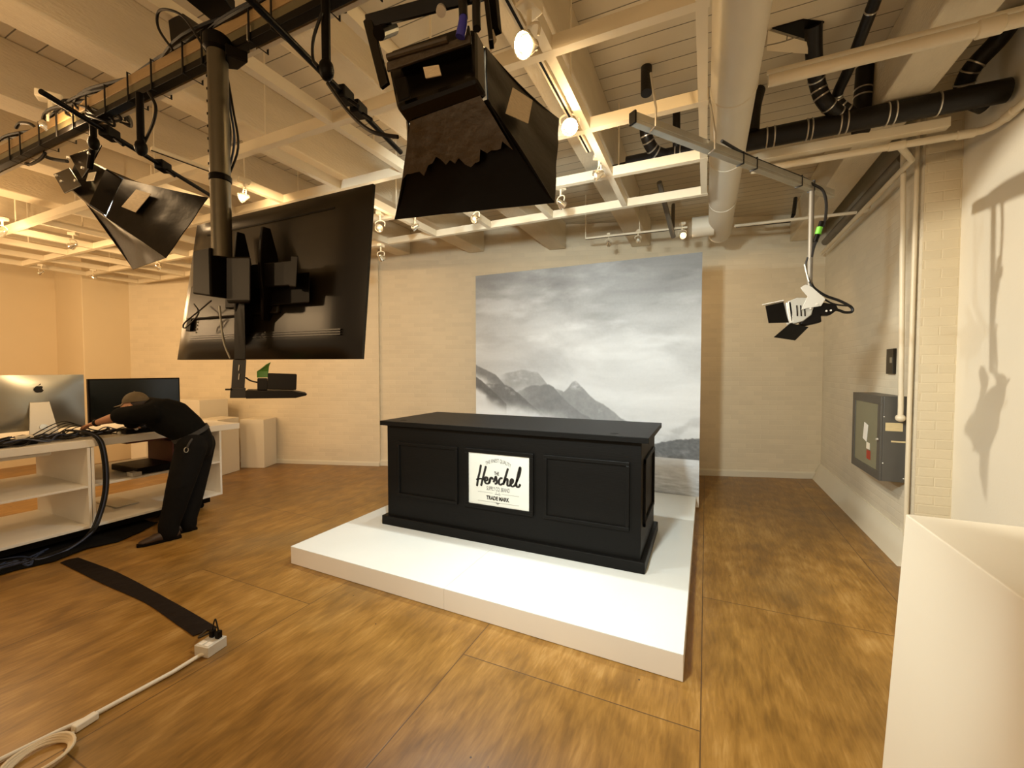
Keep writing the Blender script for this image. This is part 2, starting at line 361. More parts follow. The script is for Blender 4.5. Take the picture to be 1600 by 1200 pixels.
# ------------------------------------------------------------------ suspended rail grid
xr = [-.037-.69*k for k in range(14)]; xr[1] = -.70
yr = [1.95,2.66,3.36,4.03]
g = thing('ceiling_grid','cream square grid of rails hung below the plank ceiling','grid',(xr[0],1.95,3.1))
GZ = 3.1
for k, x in enumerate(xr):
    y0 = {0:.2,1:.2,2:.2,3:.5}.get(k,1.95)
    MB().box(x-.024,x+.024,y0,4.03-.028,GZ+.001,GZ+.069).build('rail', M_rail, g)
for y in yr:
    MB().box(xr[-1]-.02,xr[0]+.03,y-.024,y+.024,GZ,GZ+.07).build('rail', M_rail, g)
hm = 0
for k in range(0,14):
    for y in ((2.3,3.7) if k%2 else (2.0,3.36)):
        x = xr[k]
        MB().cyl((x,y,GZ+.06),(x,y,CZ),.006,6).build('hanger_rod', M_rail, g)
# ------------------------------------------------------------------ duct and pipes overhead
t = thing('air_duct','large round cream duct running along the ceiling to the backdrop','duct',(.13,3,3.16))
pr_ = [(.14,-2.2),(.14,5.55)]
MB().cyl((.128,-2.0,3.30),(.128,5.85,3.30),.126,36).build('duct_pipe', M_duct, t, smooth=True)
for y in (1.25,2.05,2.9,3.8,4.75): MB().lathe((.128,y,3.30),(0,1,0),[(.127,0),(.131,.004),(.131,.012),(.127,.016)],36).build('seam_ring', M_duct, t, smooth=True)
MB().lathe((.128,5.85,3.30),(0,1,0),[(.126,0),(.130,.01),(.122,.03),(.02,.04)],36).build('end_cap', M_duct, t, smooth=True)
MB().cyl((.06,5.45,3.27),(-.17,5.45,3.27),.115,28).build('branch_stub', M_duct, t, smooth=True)
def pipe(name, label, pts, r, m, n=14, cat='pipe', collars=(), group=None, cm=None, bands=()):
    pts = [V(p) for p in pts]
    if not collars and not bands:
        return tag(MB().tube(pts, r, n).build(name, m, smooth=True), label, cat, group)
    t = thing(name, label, cat, pts[0], group)
    MB().tube(pts, r, n).build('pipe_run', m, t, smooth=True)
    for c, d in collars:
        c = V(c); d = V(d).normalized()
        MB().lathe(c-d*.05, d, [(r,0),(r*1.25,.006),(r*1.25,.094),(r,.1)], n).build('coupling', m, t, smooth=True)
    for c, d in bands:
        c = V(c); d = V(d).normalized()
        MB().lathe(c-d*.006, d, [(r*1.01,0),(r*1.09,.002),(r*1.09,.010),(r*1.01,.012)], 18).build('steel_band', M_band, t, smooth=True)
    return t
# big cream pipe across (upper right)
p0 = Z(1100,140,3.25); p1 = Z(1540,43,3.25); p2 = Z(1640,25,3.25)
yb = 2.86
pipe('sprinkler_pipe','thick cream pipe crossing under the ceiling from duct to right wall',[(.30,yb,3.25),(1.75,yb,3.25)],.032,M_pipew,collars=[((1.22,yb,3.25),(1,0,0))])
pipe('sprinkler_pipe','thin cream pipe lying just above the thick crossing pipe',[(.30,yb+.07,3.34),(1.75,yb+.07,3.34)],.014,M_pipew)
# lower crossing pipe with branch along the right wall
q0 = Z(1190,262,3.22); q1 = Z(1400,228,3.22); q2 = Z(1500,212,3.22)
pipe('sprinkler_pipe','cream pipe below the black drain ending in an elbow at the right wall',[(.31,3.99,3.22),(1.60,3.99,3.22),(1.68,3.98,3.22),(1.72,3.93,3.22),(1.73,3.85,3.22),(1.73,-2,3.22)],.024,M_pipew,
     collars=[((1.23,3.99,3.22),(1,0,0)),((1.60,3.99,3.22),(1,0,0)),((1.73,3.80,3.22),(0,1,0))])
pipe('sprinkler_pipe','cream pipe crossing behind the grid left of the duct',[(-3.0,4.36,3.27),(-.03,4.36,3.27)],.024,M_pipew)
pipe('sprinkler_pipe','cream branch pipe running back along the top of the right wall',[(1.25,4.0,3.22),(1.32,4.12,3.22),(1.42,4.3,3.22),(1.44,7.2,3.22)],.022,M_pipew,collars=[((1.44,5.4,3.22),(0,1,0))])
pipe('conduit','cream conduit crossing near the back wall by the duct end',[(.27,5.55,3.26),(1.42,5.62,3.26)],.017,M_pipew)
pipe('conduit','grey dark duct rail along the top of the right wall',[(1.50,4.7,3.40),(1.50,7.3,3.40)],.045,M_iron)
# vertical wall pipes
pipe('standpipe','narrow cream standpipe dropping into the grey wall cabinet',[(1.44,4.53,3.5),(1.475,4.53,1.30),(1.475,4.53,1.215)],.019,M_pipew)
pipe('conduit','thin painted conduit beside the standpipe on the right wall',[(1.52,4.50,3.6),(1.52,4.50,.22)],.016,M_pipew)
# main black drain
YB, ZB = 3.86, 3.40
def blackpipe(label, pts, r, bands=()):
    return pipe('drain_pipe', label, pts, r, M_blackpipe, 18, 'pipe', (), 'black drain pipes overhead', None, bands)
bx = [(x,YB,ZB) for x in (-.42,-.37,-.26,-.22,.40,.45,.66,.69,.86,.90,1.13,1.17,1.40)]
blackpipe('large black drain running crosswise above the rail grid to the right wall',[(-.66,YB,ZB),(1.74,YB,ZB)],.072,[(b,(1,0,0)) for b in bx])
blackpipe('thin black drain stub entering the main drain from the left',[(-1.15,YB+.12,ZB+.02),(-.62,YB,ZB)],.036)
def elb(a, b, c): return cr([a,a+(b-a)*.6,b,b+(c-b)*.4,c],4)
def bendband(pts, idx): 
    o = []
    for i in idx:
        o.append((pts[i], pts[i+1]-pts[i-1]))
    return o
def vert_drop(label, pxs, z_list, r, idx):
    pts = [Z(x,y,z) for (x,y),z in zip(pxs,z_list)]
    P = cr(pts,6)
    return blackpipe(label, P, r, bendband(P, idx))
vert_drop('short black vent stub dropping from the ceiling above the grid',[(1010,105),(1010,128),(1010,146)],[3.86,3.72,3.62],.04,[])
vert_drop('black drain elbow curving down behind the steel strut',[(1009,185),(1010,212),(1022,235),(1044,244)],[3.66,3.53,3.44,3.40],.048,[6,8,11,13])
vert_drop('straight black riser behind the grid between the vent stub and the duct',[(1057,155),(1057,200),(1057,238)],[3.84,3.6,3.42],.03,[9,11])
vert_drop('fat black drain dropping from the ceiling hole then elbowing right',[(1271,38),(1272,90),(1277,130),(1290,160),(1325,190)],[3.86,3.74,3.64,3.52,3.42],.050,[9,11,14,16,19,21])
vert_drop('slim black drain slanting down from the top frame edge',[(1377,-25),(1352,40),(1325,110),(1308,150),(1320,168),(1352,185)],[3.80,3.74,3.66,3.58,3.50,3.42],.034,[4,18,20,23,25])
vert_drop('fat black drain bundle beside the beam, ending in a bulb below',[(1352,105),(1349,140),(1347,170),(1345,205)],[3.84,3.68,3.54,3.34],.056,[6,8,14,16])
vert_drop('fat black drain elbow beside the right beam near the wall',[(1590,20),(1560,62),(1520,105),(1506,135),(1512,152),(1540,165)],[3.80,3.74,3.64,3.56,3.48,3.42],.054,[11,13,17,19,24])
vert_drop('black drain behind the duct with a round flange at the ceiling',[(1185,142),(1178,170),(1175,208)],[3.84,3.66,3.44],.05,[])
# broken ceiling hatch
hc = [Z(1200,72,3.80),Z(1203,46,3.84),Z(1262,62,3.78),Z(1258,80,3.76)]
tag(MB().quad(*[Z(*q) for q in ((1198,78,3.80),(1200,47,3.85),(1262,66,3.79),(1262,84,3.74))],t=.012).build('access_panel', M_ceil),'loose cream access panel hanging at the ceiling hole by a black drain','panel')
tag(MB().quad(*[Z(*q) for q in ((1206,44,3.855),(1255,30,3.855),(1288,34,3.855),(1264,62,3.855))],t=.006).build('ceiling_hole', M_black),'dark ragged hole in the plank ceiling above the fat drain','hole')
# cream crossing timber below the black drain
tag(MB().box(.30,1.50,3.93,4.0,3.27,3.335).build('cross_timber', M_rail, bevel=.004),'cream timber crossing right of the duct under the black drain','timber')
# small drain along back wall and V brace
xx = 1.15
bpts = cr([(.30,5.9,3.56),(.62,6.0,3.46),(.9,6.1,3.44),(1.02,6.15,3.5),(1.05,6.15,3.86)],5)
pipe('drain_pipe','thin black pipe near the top of the back wall right of the duct',[Z(1150,353,3.45),Z(1235,345,3.45),Z(1240,335,3.5),Z(1243,310,3.8)],.022,M_blackpipe)
pipe('steel_brace','dark slanting brace descending behind the grid to the back track',[Z(1030,285,3.6),Z(1052,370,3.2)],.028,M_iron)
pipe('steel_brace','dark upright post joining the slanting brace near the back wall',[Z(1052,320,3.7),Z(1051,370,3.2)],.022,M_iron)
# ------------------------------------------------------------------ tracks and track lights
def track(label, p, q, m=M_rail, slot=True):
    t = thing('lighting_track', label, 'lighting track', (V(p)+V(q))/2)
    MB().bar(p,q,.034,.022).build('channel', m, t)
    if slot: 
        d = V((0,0,-.012)); MB().bar(V(p)+d,V(q)+d,.012,.004).build('slot', M_black, t)
    return t
track('cream lighting track fixed along the rail beside the two brightest lamps',(-.765,.5,3.13),(-.765,2.95,3.13))
track('short cream track above the left black light, in front of the grid',Z(236,232,3.05),Z(345,272,3.05))
bt0, bt1 = Z(915,373,3.3), Z(1074,355.5,3.3)
t = track('thin track on drop rods in front of the back wall over the backdrop',bt0,bt1)
MB().cyl(bt0,V((bt0.x,bt0.y,CZ)),.006,6).build('drop_rod', M_rail, t); mid = bt0*.45+bt1*.55; MB().cyl(mid,V((mid.x,mid.y,CZ)),.006,6).build('drop_rod', M_rail, t)
def lamp_proto(bm):
    t = thing('track_light','x','track light',(0,0,0),'track lights on the ceiling rails')
    MB().box(-.022,.022,-.035,.035,.085,.112).build('adapter', M_rail, t, bevel=.004)
    MB().cyl((0,0,.09),(0,0,.04),.007,8).build('stem', M_rail, t)
    m = MB(); m.tube(cr([(-.034,0,0),(-.036,0,.03),(0,0,.045),(.036,0,.03),(.034,0,0)],4),.004,6); m.build('yoke', M_rail, t)
    MB().lathe((0,.028,.006),(0,-.9,-.45),[(.008,0),(.016,.008),(.018,.02),(.030,.045),(.033,.06),(.030,.06),(.026,.05),(.004,.045)],18).build('lamp_head', M_lampglass, t, smooth=True)
    MB().ball((0,-.015,-.014),.020,12).build('bulb', bm, t, smooth=True)
    return t
protoA = lamp_proto(M_bulb); protoB = None
LAMPS = [ # px,py,z, scale, lit, label
 (827,66,2.96,1.5,2,'brightly glowing track light nearest the camera, beside the big black fixture'),
 (890,196,3.06,1.5,2,'brightest track light, at the right edge of the big black fixture'),
 (936,270,3.02,1.15,0,'clear unlit track light at the far end of the track beside the steel strut'),
 (876,316,3.0,1.2,0,'pale track light at the lower right corner of the big black fixture'),
 (80,197,2.9,1.5,2,'glowing lamp among tangled cables at the far left strut'),
 (382,306,2.98,1.2,1,'glowing track light just above the top edge of the television'),
 (115,382,3.0,1.2,1,'glowing track light below the left black fixture on the grid'),
 (4,361,3.0,1.2,1,'glowing track light at the left frame edge'),
 (65,425,3.0,1.0,0,'small unlit track light over the left wall'),
 (146,432,3.0,1.0,0,'small unlit track light near the left grid corner'),
 (246,416,3.0,1.0,0,'small unlit track light just under the black fixture tip'),
 (594,354,3.0,1.3,0,'large clear track light right of the television edge'),
 (649,352,3.0,1.2,0,'clear track light under the big black fixture, second right of the television'),
 (744,340,3.0,1.2,0,'clear track light under the middle of the big black fixture'),
 (595,400,2.78,1.1,0,'hanging white track light lowest beside the television'),
 (951,379,3.22,1.0,0,'left small spot on the thin back track above the backdrop'),
 (997,374,3.22,1.0,0,'middle small spot on the thin back track above the backdrop'),
 (1066,366,3.22,1.2,3,'right lit spot on the thin back track beside the duct'),
]
for i,(px,py,z,s,lit,l) in enumerate(LAMPS):
    p = Z(px,py,z)
    o = protoA if i == 0 else copy_tree(protoA)
    o.location = p; o.scale = (s,s,s); o['label'] = l
    o.rotation_euler = (0,0,math.radians(random.choice((-60,-20,20,150,190))))
    for ch in o.children:
        if ch.name.startswith('bulb'):
            ch.data = ch.data.copy(); ch.data.materials.clear()
            ch.data.materials.append({0:M_alu2,1:M_bulb,2:M_bulb2,3:M_cliplite}[lit])
# ------------------------------------------------------------------ lighting strut near the camera with pole
SY, SZ = 1.04, 2.83
t = thing('lighting_strut','long cream and black strut crossing the upper left overhead','strut',(-2.4,SY,SZ))
MB().box(-4.9,-.25,SY+.0,SY+.045,SZ+.038,SZ+.085).build('timber_bar', M_wood, t, bevel=.003)
MB().box(-4.9,-.25,SY+.002,SY+.045,SZ+.0,SZ+.037).build('steel_bar', mat('olive_steel',(.13,.11,.055),.4,.3), t, bevel=.002)
MB().box(-4.9,-.25,SY+.045,SY+.062,SZ-.02,SZ+.06).build('cream_bar', M_rail, t)
MB().box(-4.9,-.25,SY-.004,SY+.030,SZ-.030,SZ-.001).build('black_channel', M_black, t, bevel=.002)
for k in range(15):
    x = -1.0-.19*k+random.uniform(-.05,.05)
    m = MB(); m.tube([(x,SY-.008,SZ-.034),(x,SY-.008,SZ+.09),(x,SY+.066,SZ+.09),(x,SY+.066,SZ-.034)],.004,6,closed=True); m.build('cable_tie', M_cable, t)
# cables lying along the strut
for k,(amp,z0,col) in enumerate(((.03,.10,M_cable),(.02,.115,M_cable),(.045,.10,M_cable))):
    pts = [(-4.6+.3*i, SY+.02+amp*math.sin(i*1.7+k), SZ+z0+.02*math.sin(i*2.3+k*2)) for i in range(15)]
    tag(MB().tube(cr(pts,5),.008,6).build('power_cable', col, smooth=True),'black cable lying along the top of the overhead strut','cable','cables on the overhead strut')
# loose loops hanging
def cable(label, pts, r=.007, m=M_cable, group=None, n=6, name='power_cable'):
    return tag(MB().tube(cr(pts,n),r,7).build(name, m, smooth=True), label, 'cable', group)
cable('thin cable looping above the strut left of the television pole',[PY(270,78,1.02),PY(248,45,1.0),PY(247,20,.99),PY(262,15,.98),PY(290,30,1.0),PY(325,85,1.02)],.005)
cable('black cable looping down from strut to the left fixture joint',[PY(232,144,1.03),PY(243,165,1.03),PY(240,190,1.03),PY(226,222,1.05)],.006)
cable('black cable drooping from the far left tangle to the left fixture',[PY(50,205,1.1),PY(52,222,1.1),PY(72,245,1.12),PY(105,252,1.15)],.010)
cable('black cable bundle loop left of the bright left lamp',[PY(25,200,1.08),PY(32,192,1.08),PY(50,195,1.08),PY(62,210,1.08),PY(70,240,1.09),PY(50,256,1.1),PY(38,254,1.1)],.008)
for k in range(7):
    c = PY(118+7*k,172+4*(k%3),1.06)
    pts = [c+V((.10*math.cos(a+k)+.02*math.sin(3*a),.03*math.sin(a*2+k),.055*math.sin(a+k*.6))) for a in [2*PI*i/8 for i in range(7)]]
    cable('loose tangled black cable loop at the far left end of the strut',pts,.006,group='tangled cables at the left strut end')
for k in range(3):
    cable('flat coil of dark cable hanging behind the strut between post and left fixture',[Z(168+3*k,178+2*k,2.95),Z(185,170+3*k,2.95),Z(203-k,184+3*k,2.95),Z(205,198-2*k,2.95),Z(192,192,2.95),Z(178,186,2.95)],.006,group='coil behind the strut')
# junction boxes / small black units on top of the strut
for (pp,l) in ((((262,30),(285,20),(308,55),(268,80)),'black drape-like ballast box above the strut, left of the pole'),):
    tag(MB().prism([PY(*q,1.08) for q in pp],(0,.12,0)).build('ballast_box', M_black, bevel=.004), l, 'ballast box')
tag(MB().prism([Z(*q,2.98) for q in ((280,-8),(330,-30),(368,22),(342,42))],(0,0,.05)).build('ballast_box', M_black, bevel=.004),'flat black box on the strut at the top frame edge left of the pipe','ballast box')
tag(MB().prism([Z(*q,2.74) for q in ((352,84),(388,98),(372,110),(352,108))],(0,0,.04)).build('ballast_box', M_black, bevel=.004),'small black box just right of the pole top under the strut','ballast box')
tag(MB().prism([Z(*q,2.80) for q in ((385,62),(398,66),(400,80),(390,84))],(0,0,.06)).build('socket_box', M_galv, bevel=.004),'small white lidded socket box under the strut right of the pole','socket box')
tag(MB().prism([Z(*q,2.92) for q in ((495,15),(520,3),(543,22),(505,24))],(0,0,.03)).build('ballast_box', M_black, bevel=.004),'black tapered plate on the drop post near the top edge','ballast box')
# crossing black pipes with clamps
def black_rod(label, p, q, r=.013, cl=()):
    t = thing('black_pipe', label, 'pipe', p)
    MB().cyl(p,q,r,14).build('tube', M_black, t, smooth=True)
    d = (V(q)-V(p)).normalized()
    for f in cl:
        c = V(p).lerp(V(q),f)
        MB().bar(c-d*.035,c+d*.035,.045,.05).build('clamp', M_black, t, bevel=.006)
        MB().cyl(c+V((0,0,-.02))+d.cross(V((0,0,1)))*.02,c+V((0,0,-.05))+d.cross(V((0,0,1)))*.06,.008,8).build('clamp_knob', M_black, t)
    return t
black_rod('black pipe crossing under the strut toward the big central fixture',Z(372,-20,2.70),Z(626,238,2.70),.012,(.52,.62))
black_rod('black pipe crossing above the left fixture toward the television pole',Z(64,143,2.68),Z(328,305,2.68),.011,(.30,.62))
def drop_post(label, x, y0, y1, Y):
    a = PY(x,y0,Y); b = PY(x,y1,Y); b.x = a.x
    t = thing('drop_post', label, 'post', a)
    MB().cyl(a,b,.014,14).build('tube', M_black, t, smooth=True)
    MB().ball(b,.03,12,(.8,.8,1.2)).build('clamp', M_black, t, smooth=True)
drop_post('black drop post holding the crossing pipe left of the central fixture',508,-40,110,1.02)
drop_post('black drop post under the strut above the left fixture panel',218,146,232,1.03)
drop_post('short black drop post directly above the left fixture bracket',145,185,224,1.06)
cable('cable looping beside the drop post left of the central fixture',[PY(503,20,1.0),PY(490,60,1.0),PY(489,92,1.0),PY(497,105,1.0)],.005)
cable('cable sagging from the clamp to the central fixture side',[PY(512,130,1.0),PY(545,175,1.0),PY(580,205,1.0),PY(622,214,1.02)],.006)
for k in range(3):
    cable('thin cable hanging down beside the television pole',[PY(352,100,1.04),PY(356+4*k,170,1.04),PY(360+6*k,215+8*k,1.04),PY(353,290,1.04),PY(352,345,1.05)],.004,[M_cable,M_bluecable,M_cable][k],group='cables beside the television pole')
# ------------------------------------------------------------------ television on pole
px0 = PY(340,90,1.0).x
t = thing('ceiling_pole','bronze round ceiling pole with punched holes carrying the television','pole',(px0,1.0,2.0))
MB().cyl((px0,1.0,2.02),(px0,1.0,SZ-.02),.0335,28).build('tube', M_pole, t, smooth=True)
MB().lathe((px0,1.0,SZ-.06),(0,0,1),[(.035,0),(.045,.01),(.045,.05),(.035,.06)],24).build('top_collar', M_black, t, smooth=True)
MB().lathe((px0,1.0,2.30),(0,0,1),[(.034,0),(.037,.003),(.037,.02),(.034,.024)],24).build('ring_collar', M_black, t, smooth=True)
for k in range(9):
    c = V((px0-.018,1.0-.0275,2.36+.045*k)); MB().cyl(c,c+V((-.002,-.003,0)),.0045,10).build('punched_hole', M_black, t)
TY = 1.14
tv = thing('television','large flat television seen from behind, hanging from the bronze pole','television',(-1.58,TY,1.64))
a,b_,c_,d_ = PY(277,562,1.12),PY(565,561,1.12),PY(583,287,1.165),PY(308,352,1.165)
fwd = V((0,1,-.05)).normalized()
def lerp4(u,w,off=0): return (a.lerp(b_,u)).lerp(d_.lerp(c_,u),w)-fwd*off
m = MB(); G = []
for i in range(25):
    G.append([])
    for j in range(25):
        u,w = i/24,j/24; e = min(u,1-u)*8; e2 = min(w,1-w)*8
        h = .028*(1-(1-min(e,1))**2)*(1-(1-min(e2,1))**2)+.014*(1 if .12<u<.9 and .25<w<.9 else 0)*0
        G[-1].append(lerp4(u,w,h))
NB = m.b
va = [[NB.verts.new(G[i][j]) for j in range(25)] for i in range(25)]
for i in range(24):
    for j in range(24): NB.faces.new((va[i][j],va[i+1][j],va[i+1][j+1],va[i][j+1]))
vb = [NB.verts.new(lerp4(u,w,-.012)) for u,w in ((0,0),(1,0),(1,1),(0,1))]
loop = [va[i][0] for i in range(25)]; NB.faces.new(loop[::-1]+[vb[0],vb[1]])
loop = [va[24][j] for j in range(25)]; NB.faces.new(loop[::-1]+[vb[1],vb[2]])
loop = [va[24-i][24] for i in range(25)]; NB.faces.new(loop[::-1]+[vb[2],vb[3]])
loop = [va[0][24-j] for j in range(25)]; NB.faces.new(loop[::-1]+[vb[3],vb[0]])
NB.faces.new(vb)
m.build('rear_shell', M_tv, tv, smooth=True)
sc = MB().hexa([lerp4(u,w,-.013) for u,w in ((.01,.012),(.99,.012),(.99,.988),(.01,.988))]+[lerp4(u,w,-.016) for u,w in ((.01,.012),(.99,.012),(.99,.988),(.01,.988))])
sc.build('screen', M_screen, tv)
def onback(u0,u1,w0,w1,t0,t1,name,mm,bev=.003):
    q = [lerp4(u,w,t0) for u,w in ((u0,w0),(u1,w0),(u1,w1),(u0,w1))]+[lerp4(u,w,t1) for u,w in ((u0,w0),(u1,w0),(u1,w1),(u0,w1))]
    return MB().hexa(q).build(name, mm, tv, bevel=bev)
onback(.14,.86,.875,.885,.026,.0295,'vent_slot',M_black,0)
for k in range(3): onback(.12,.93,.135+.014*k,.143+.014*k,.026,.031,'rib',M_tv,0)
onback(.10,.64,.28,.52,.026,.045,'rear_bulge',M_tv,.006)
onback(.10,.13,.2,.36,.028,.04,'port_panel',M_black,.002)
for k in range(6): c = lerp4(.155,.19+.024*k,.029); MB().ball(c,.004,8).build('screw', M_alu2, tv)
def vp(px, Y, th):
    P = [PY(x,y,Y) for x,y in px]; c = sum(P,V())/len(P); d = V((c.x,c.y,0)).normalized()*th
    return MB().prism(P,d)
# mount
mt = thing('television_mount','black tilting wall mount between the bronze pole and the television','mount',(px0,1.0,1.9))
MB().prism([PY(x,y,.955) for x,y in ((301,392),(327,386),(329,463),(300,459))],(0,.07,0)).build('pole_clamp', M_black, mt, bevel=.006)
vp(((354,400),(392,400),(392,472),(354,472)),.99,.05).build('pivot_block', M_black, mt, bevel=.008)
for (cx,h0,h1,wd) in ((368,362,540,11),(408,354,500,13)):
    P0 = []
    for k in range(13):
        w = k/12; y = h0+(h1-h0)*w
        P0.append(PY(cx+ (3-12*math.sin(PI*min(1,w*1.3)))*.35,y,1.075-.05*math.sin(PI*w)))
    m = MB()
    R = [[p+V((-wd/1500,0,0)),p+V((wd/1500,0,0)),V((p.x+wd/1500,1.105,p.z)),V((p.x-wd/1500,1.105,p.z))] for p in P0]
    m.rings(R).build('curved_bracket', M_black, mt, bevel=.003)
vp(((390,413),(458,406),(458,446),(390,450)),1.04,.02).build('cross_arm', M_black, mt, bevel=.004)
vp(((455,399),(466,399),(463,449),(452,448)),1.02,.05).build('arm_end', M_black, mt, bevel=.004)
vp(((352,440),(484,424),(484,473),(352,482)),1.075,.02).build('wall_plate', M_black, mt, bevel=.004)
# down post with tray
dp = thing('camera_tray','black tray on a slotted down post beneath the television','tray',PY(374,610,1.0))
vp(((364,562),(385,562),(382,610),(361,608)),1.02,.02).build('down_post', M_tv, dp, bevel=.002)
vp(((366,470),(382,470),(384,562),(366,562)),1.035,.02).build('slide_bar', M_black, dp, bevel=.002)
vp(((360,606),(384,606),(384,622),(359,622)),1.0,.03).build('bracket', M_tv, dp, bevel=.002)
vp(((384,610),(456,611),(480,615),(479,618),(462,622),(384,623)),1.0,.12).build('shelf_plate', M_black, dp, bevel=.002)
MB().bar(PY(353,608.5,1.0),PY(362,608.5,1.0),.006,.006).build('pin', M_black, dp)
for yy in (570,584): MB().bar(PY(374,yy,1.019),PY(373,yy+9,1.019),.004,.002,(0,1,0)).build('slot', M_cliplite if False else M_alu2, dp)
vc = thing('video_camera','small black boxy camera resting on the tray below the television','camera',PY(430,612,1.0))
vp(((418.5,583),(464,584.5),(463,609.5),(417.5,608.5)),1.0,.06).build('camera_body', M_black, vc, bevel=.003)
vp(((402,591),(418,591),(418,610),(402,610)),1.01,.04).build('lens_block', M_black, vc, bevel=.003)
cable('thin cable from the down post to the camera back',[PY(384,590,1.03),PY(392,595,1.03),PY(402,597.5,1.03)],.003)
lf = MB(); lf.sheet([[PY(402,590,1.05),PY(418,589.5,1.05)],[PY(402,580,1.05),PY(419,580,1.05)],[PY(408,576,1.04),PY(420,573,1.04)],[PY(416,570,1.03),PY(423,566,1.03)]],.003)
tag(lf.build('paper_tag', M_leaf),'green pointed paper tag stuck up behind the small camera','tag')
cable('grey cable hanging down the left part of the television back',[PY(343,478,1.0),PY(345,500,1.0),PY(350,535,1.0),PY(360,560,1.0)],.004,M_galv)
cable('thin black cable loop at the television port panel',[PY(303,475,1.06),PY(310,490,1.05),PY(290,512,1.04),PY(288,505,1.04),PY(312,485,1.05),PY(330,470,1.05)],.003)
# ------------------------------------------------------------------ black studio fixtures
def lerp(a,b,t): return V(a).lerp(V(b),t)
def studio(label, back, Fdir, depth, outer, lblq, loc, wob=.012, bul=.02):
    t = thing('studio_light', label, 'studio light', loc, 'black barn-door studio lights')
    A_,B_,C_,D_ = [V(q) for q in back]        # BL, BR, TR, TL of the rear face
    Fd = V(Fdir).normalized()*depth
    fr = [q+Fd for q in (A_,B_,C_,D_)]
    MB().hexa([A_,B_,C_,D_]+fr).build('housing', M_blackgloss, t, bevel=.012)
    cen = sum(fr,V())/4
    em = [cen+(q-cen)*.80+Fd.normalized()*.006 for q in fr]
    MB().hexa(em+[q+Fd.normalized()*.004 for q in em]).build('lamp_panel', M_kinotube, t)
    o = [V(q) for q in outer]
    names = ('bottom','right','top','left')
    for k in range(4):
        MB().quad(fr[k],fr[(k+1)%4],o[(k+1)%4],o[k],.004,bul if k in (0,2) else bul*.7,14,wob).build('barn_door', M_foil, t, smooth=True)
    return t, fr, cen
A_ = PY(618,168,.95); B_ = PY(743,122,.97); C_ = PY(742,42,1.07); D_ = PY(602,88,1.04)
FM = V((.22,.78,-.58))
outM = [PY(617,343,1.14),PY(866,317,1.14),PY(873,186,1.52),PY(660,170,1.60)]
km, frM, cenM = studio('big black barn-door studio light hanging over the centre foreground',[A_,B_,C_,D_],FM,.055,outM,None,(A_+B_)/2,.006)
# details of the big fixture
def slab(par, name, pxs, Ys, m, th=.01, bev=.002):
    q = [PY(x,y,Y) for (x,y),Y in zip(pxs,Ys)]
    n = (q[1]-q[0]).cross(q[-1]-q[0]).normalized()*th
    return MB().rings([q,[p+n for p in q]]).build(name, m, par, bevel=bev)
slab(km,'control_panel',((622,108),(738,72),(735,46),(615,86)),(.965,.985,1.04,1.02),M_black)
for k in range(6): 
    c = PY(655+9*k,78-2.7*k,.985); MB().cyl(c,c+V((0,-.006,.002)),.004,10).build('indicator', M_alu2 if k%2==0 else M_galv, km)
slab(km,'front_lip',((604,97),(735,53),(735,66),(604,111)),(.952,.967,.967,.952),M_tape,.008)
MB().cyl(PY(606,90,.95),PY(700,62,.96),.009,10).build('grip_bar', M_tape, km)
slab(km,'vent_slats',((614,124),(634,119),(640,150),(622,158)),(.942,.944,.93,.93),M_black,.006)
slab(km,'small_label',((661,105),(685,101),(689,117),(665,122)),(.93,.93,.93,.93),M_lbl,.003,0)
# rubbed foil on the upper part of the bottom door
def foilpatch():
    a,b,c,d = frM[0],frM[1],V(outM[1]),V(outM[0]); nm = (b-a).cross(d-a).normalized()
    if nm.y>0: nm=-nm
    g=[]
    for i in range(25):
        g.append([])
        for j in range(15):
            u=i/24*.94+.02; w=(j/14)*(.50+.05*math.sin(u*13)+.035*math.sin(u*31+1)+.03*math.sin(u*67))-.05
            p=(a*(1-u)+b*u)*(1-w)+(d*(1-u)+c*u)*w
            ww=max(0,min(1,w)); p+=nm*(.008+.003*noise.noise(p*30))
            g[-1].append(p)
    return g
MB().sheet(foilpatch(),.002).build('foil_wrap', M_tape, km, smooth=True)
def onplane(px, a, b, c, off):
    n = (b-a).cross(c-a).normalized()
    if n.dot(a-V((0,0,H)))>0: n = -n
    a2 = a+n*off; out=[]
    for x,y in px:
        r_ = ray(x,y); t_ = (a2-V((0,0,H))).dot(n)/r_.dot(n); out.append(V((0,0,H))+r_*t_)
    return out
la = onplane(((790,177),(825,193),(832,157),(801,137)),frM[1],frM[2],V(outM[2]),.020)
MB().quad(la[0],la[1],la[2],la[3],.002,0,2).build('paper_label', M_lbl, km)
slab(km,'side_label',((762,62),(770,45),(776,62),(766,82)),(1.0,1.0,1.0,1.0),M_lbl,.002,0)
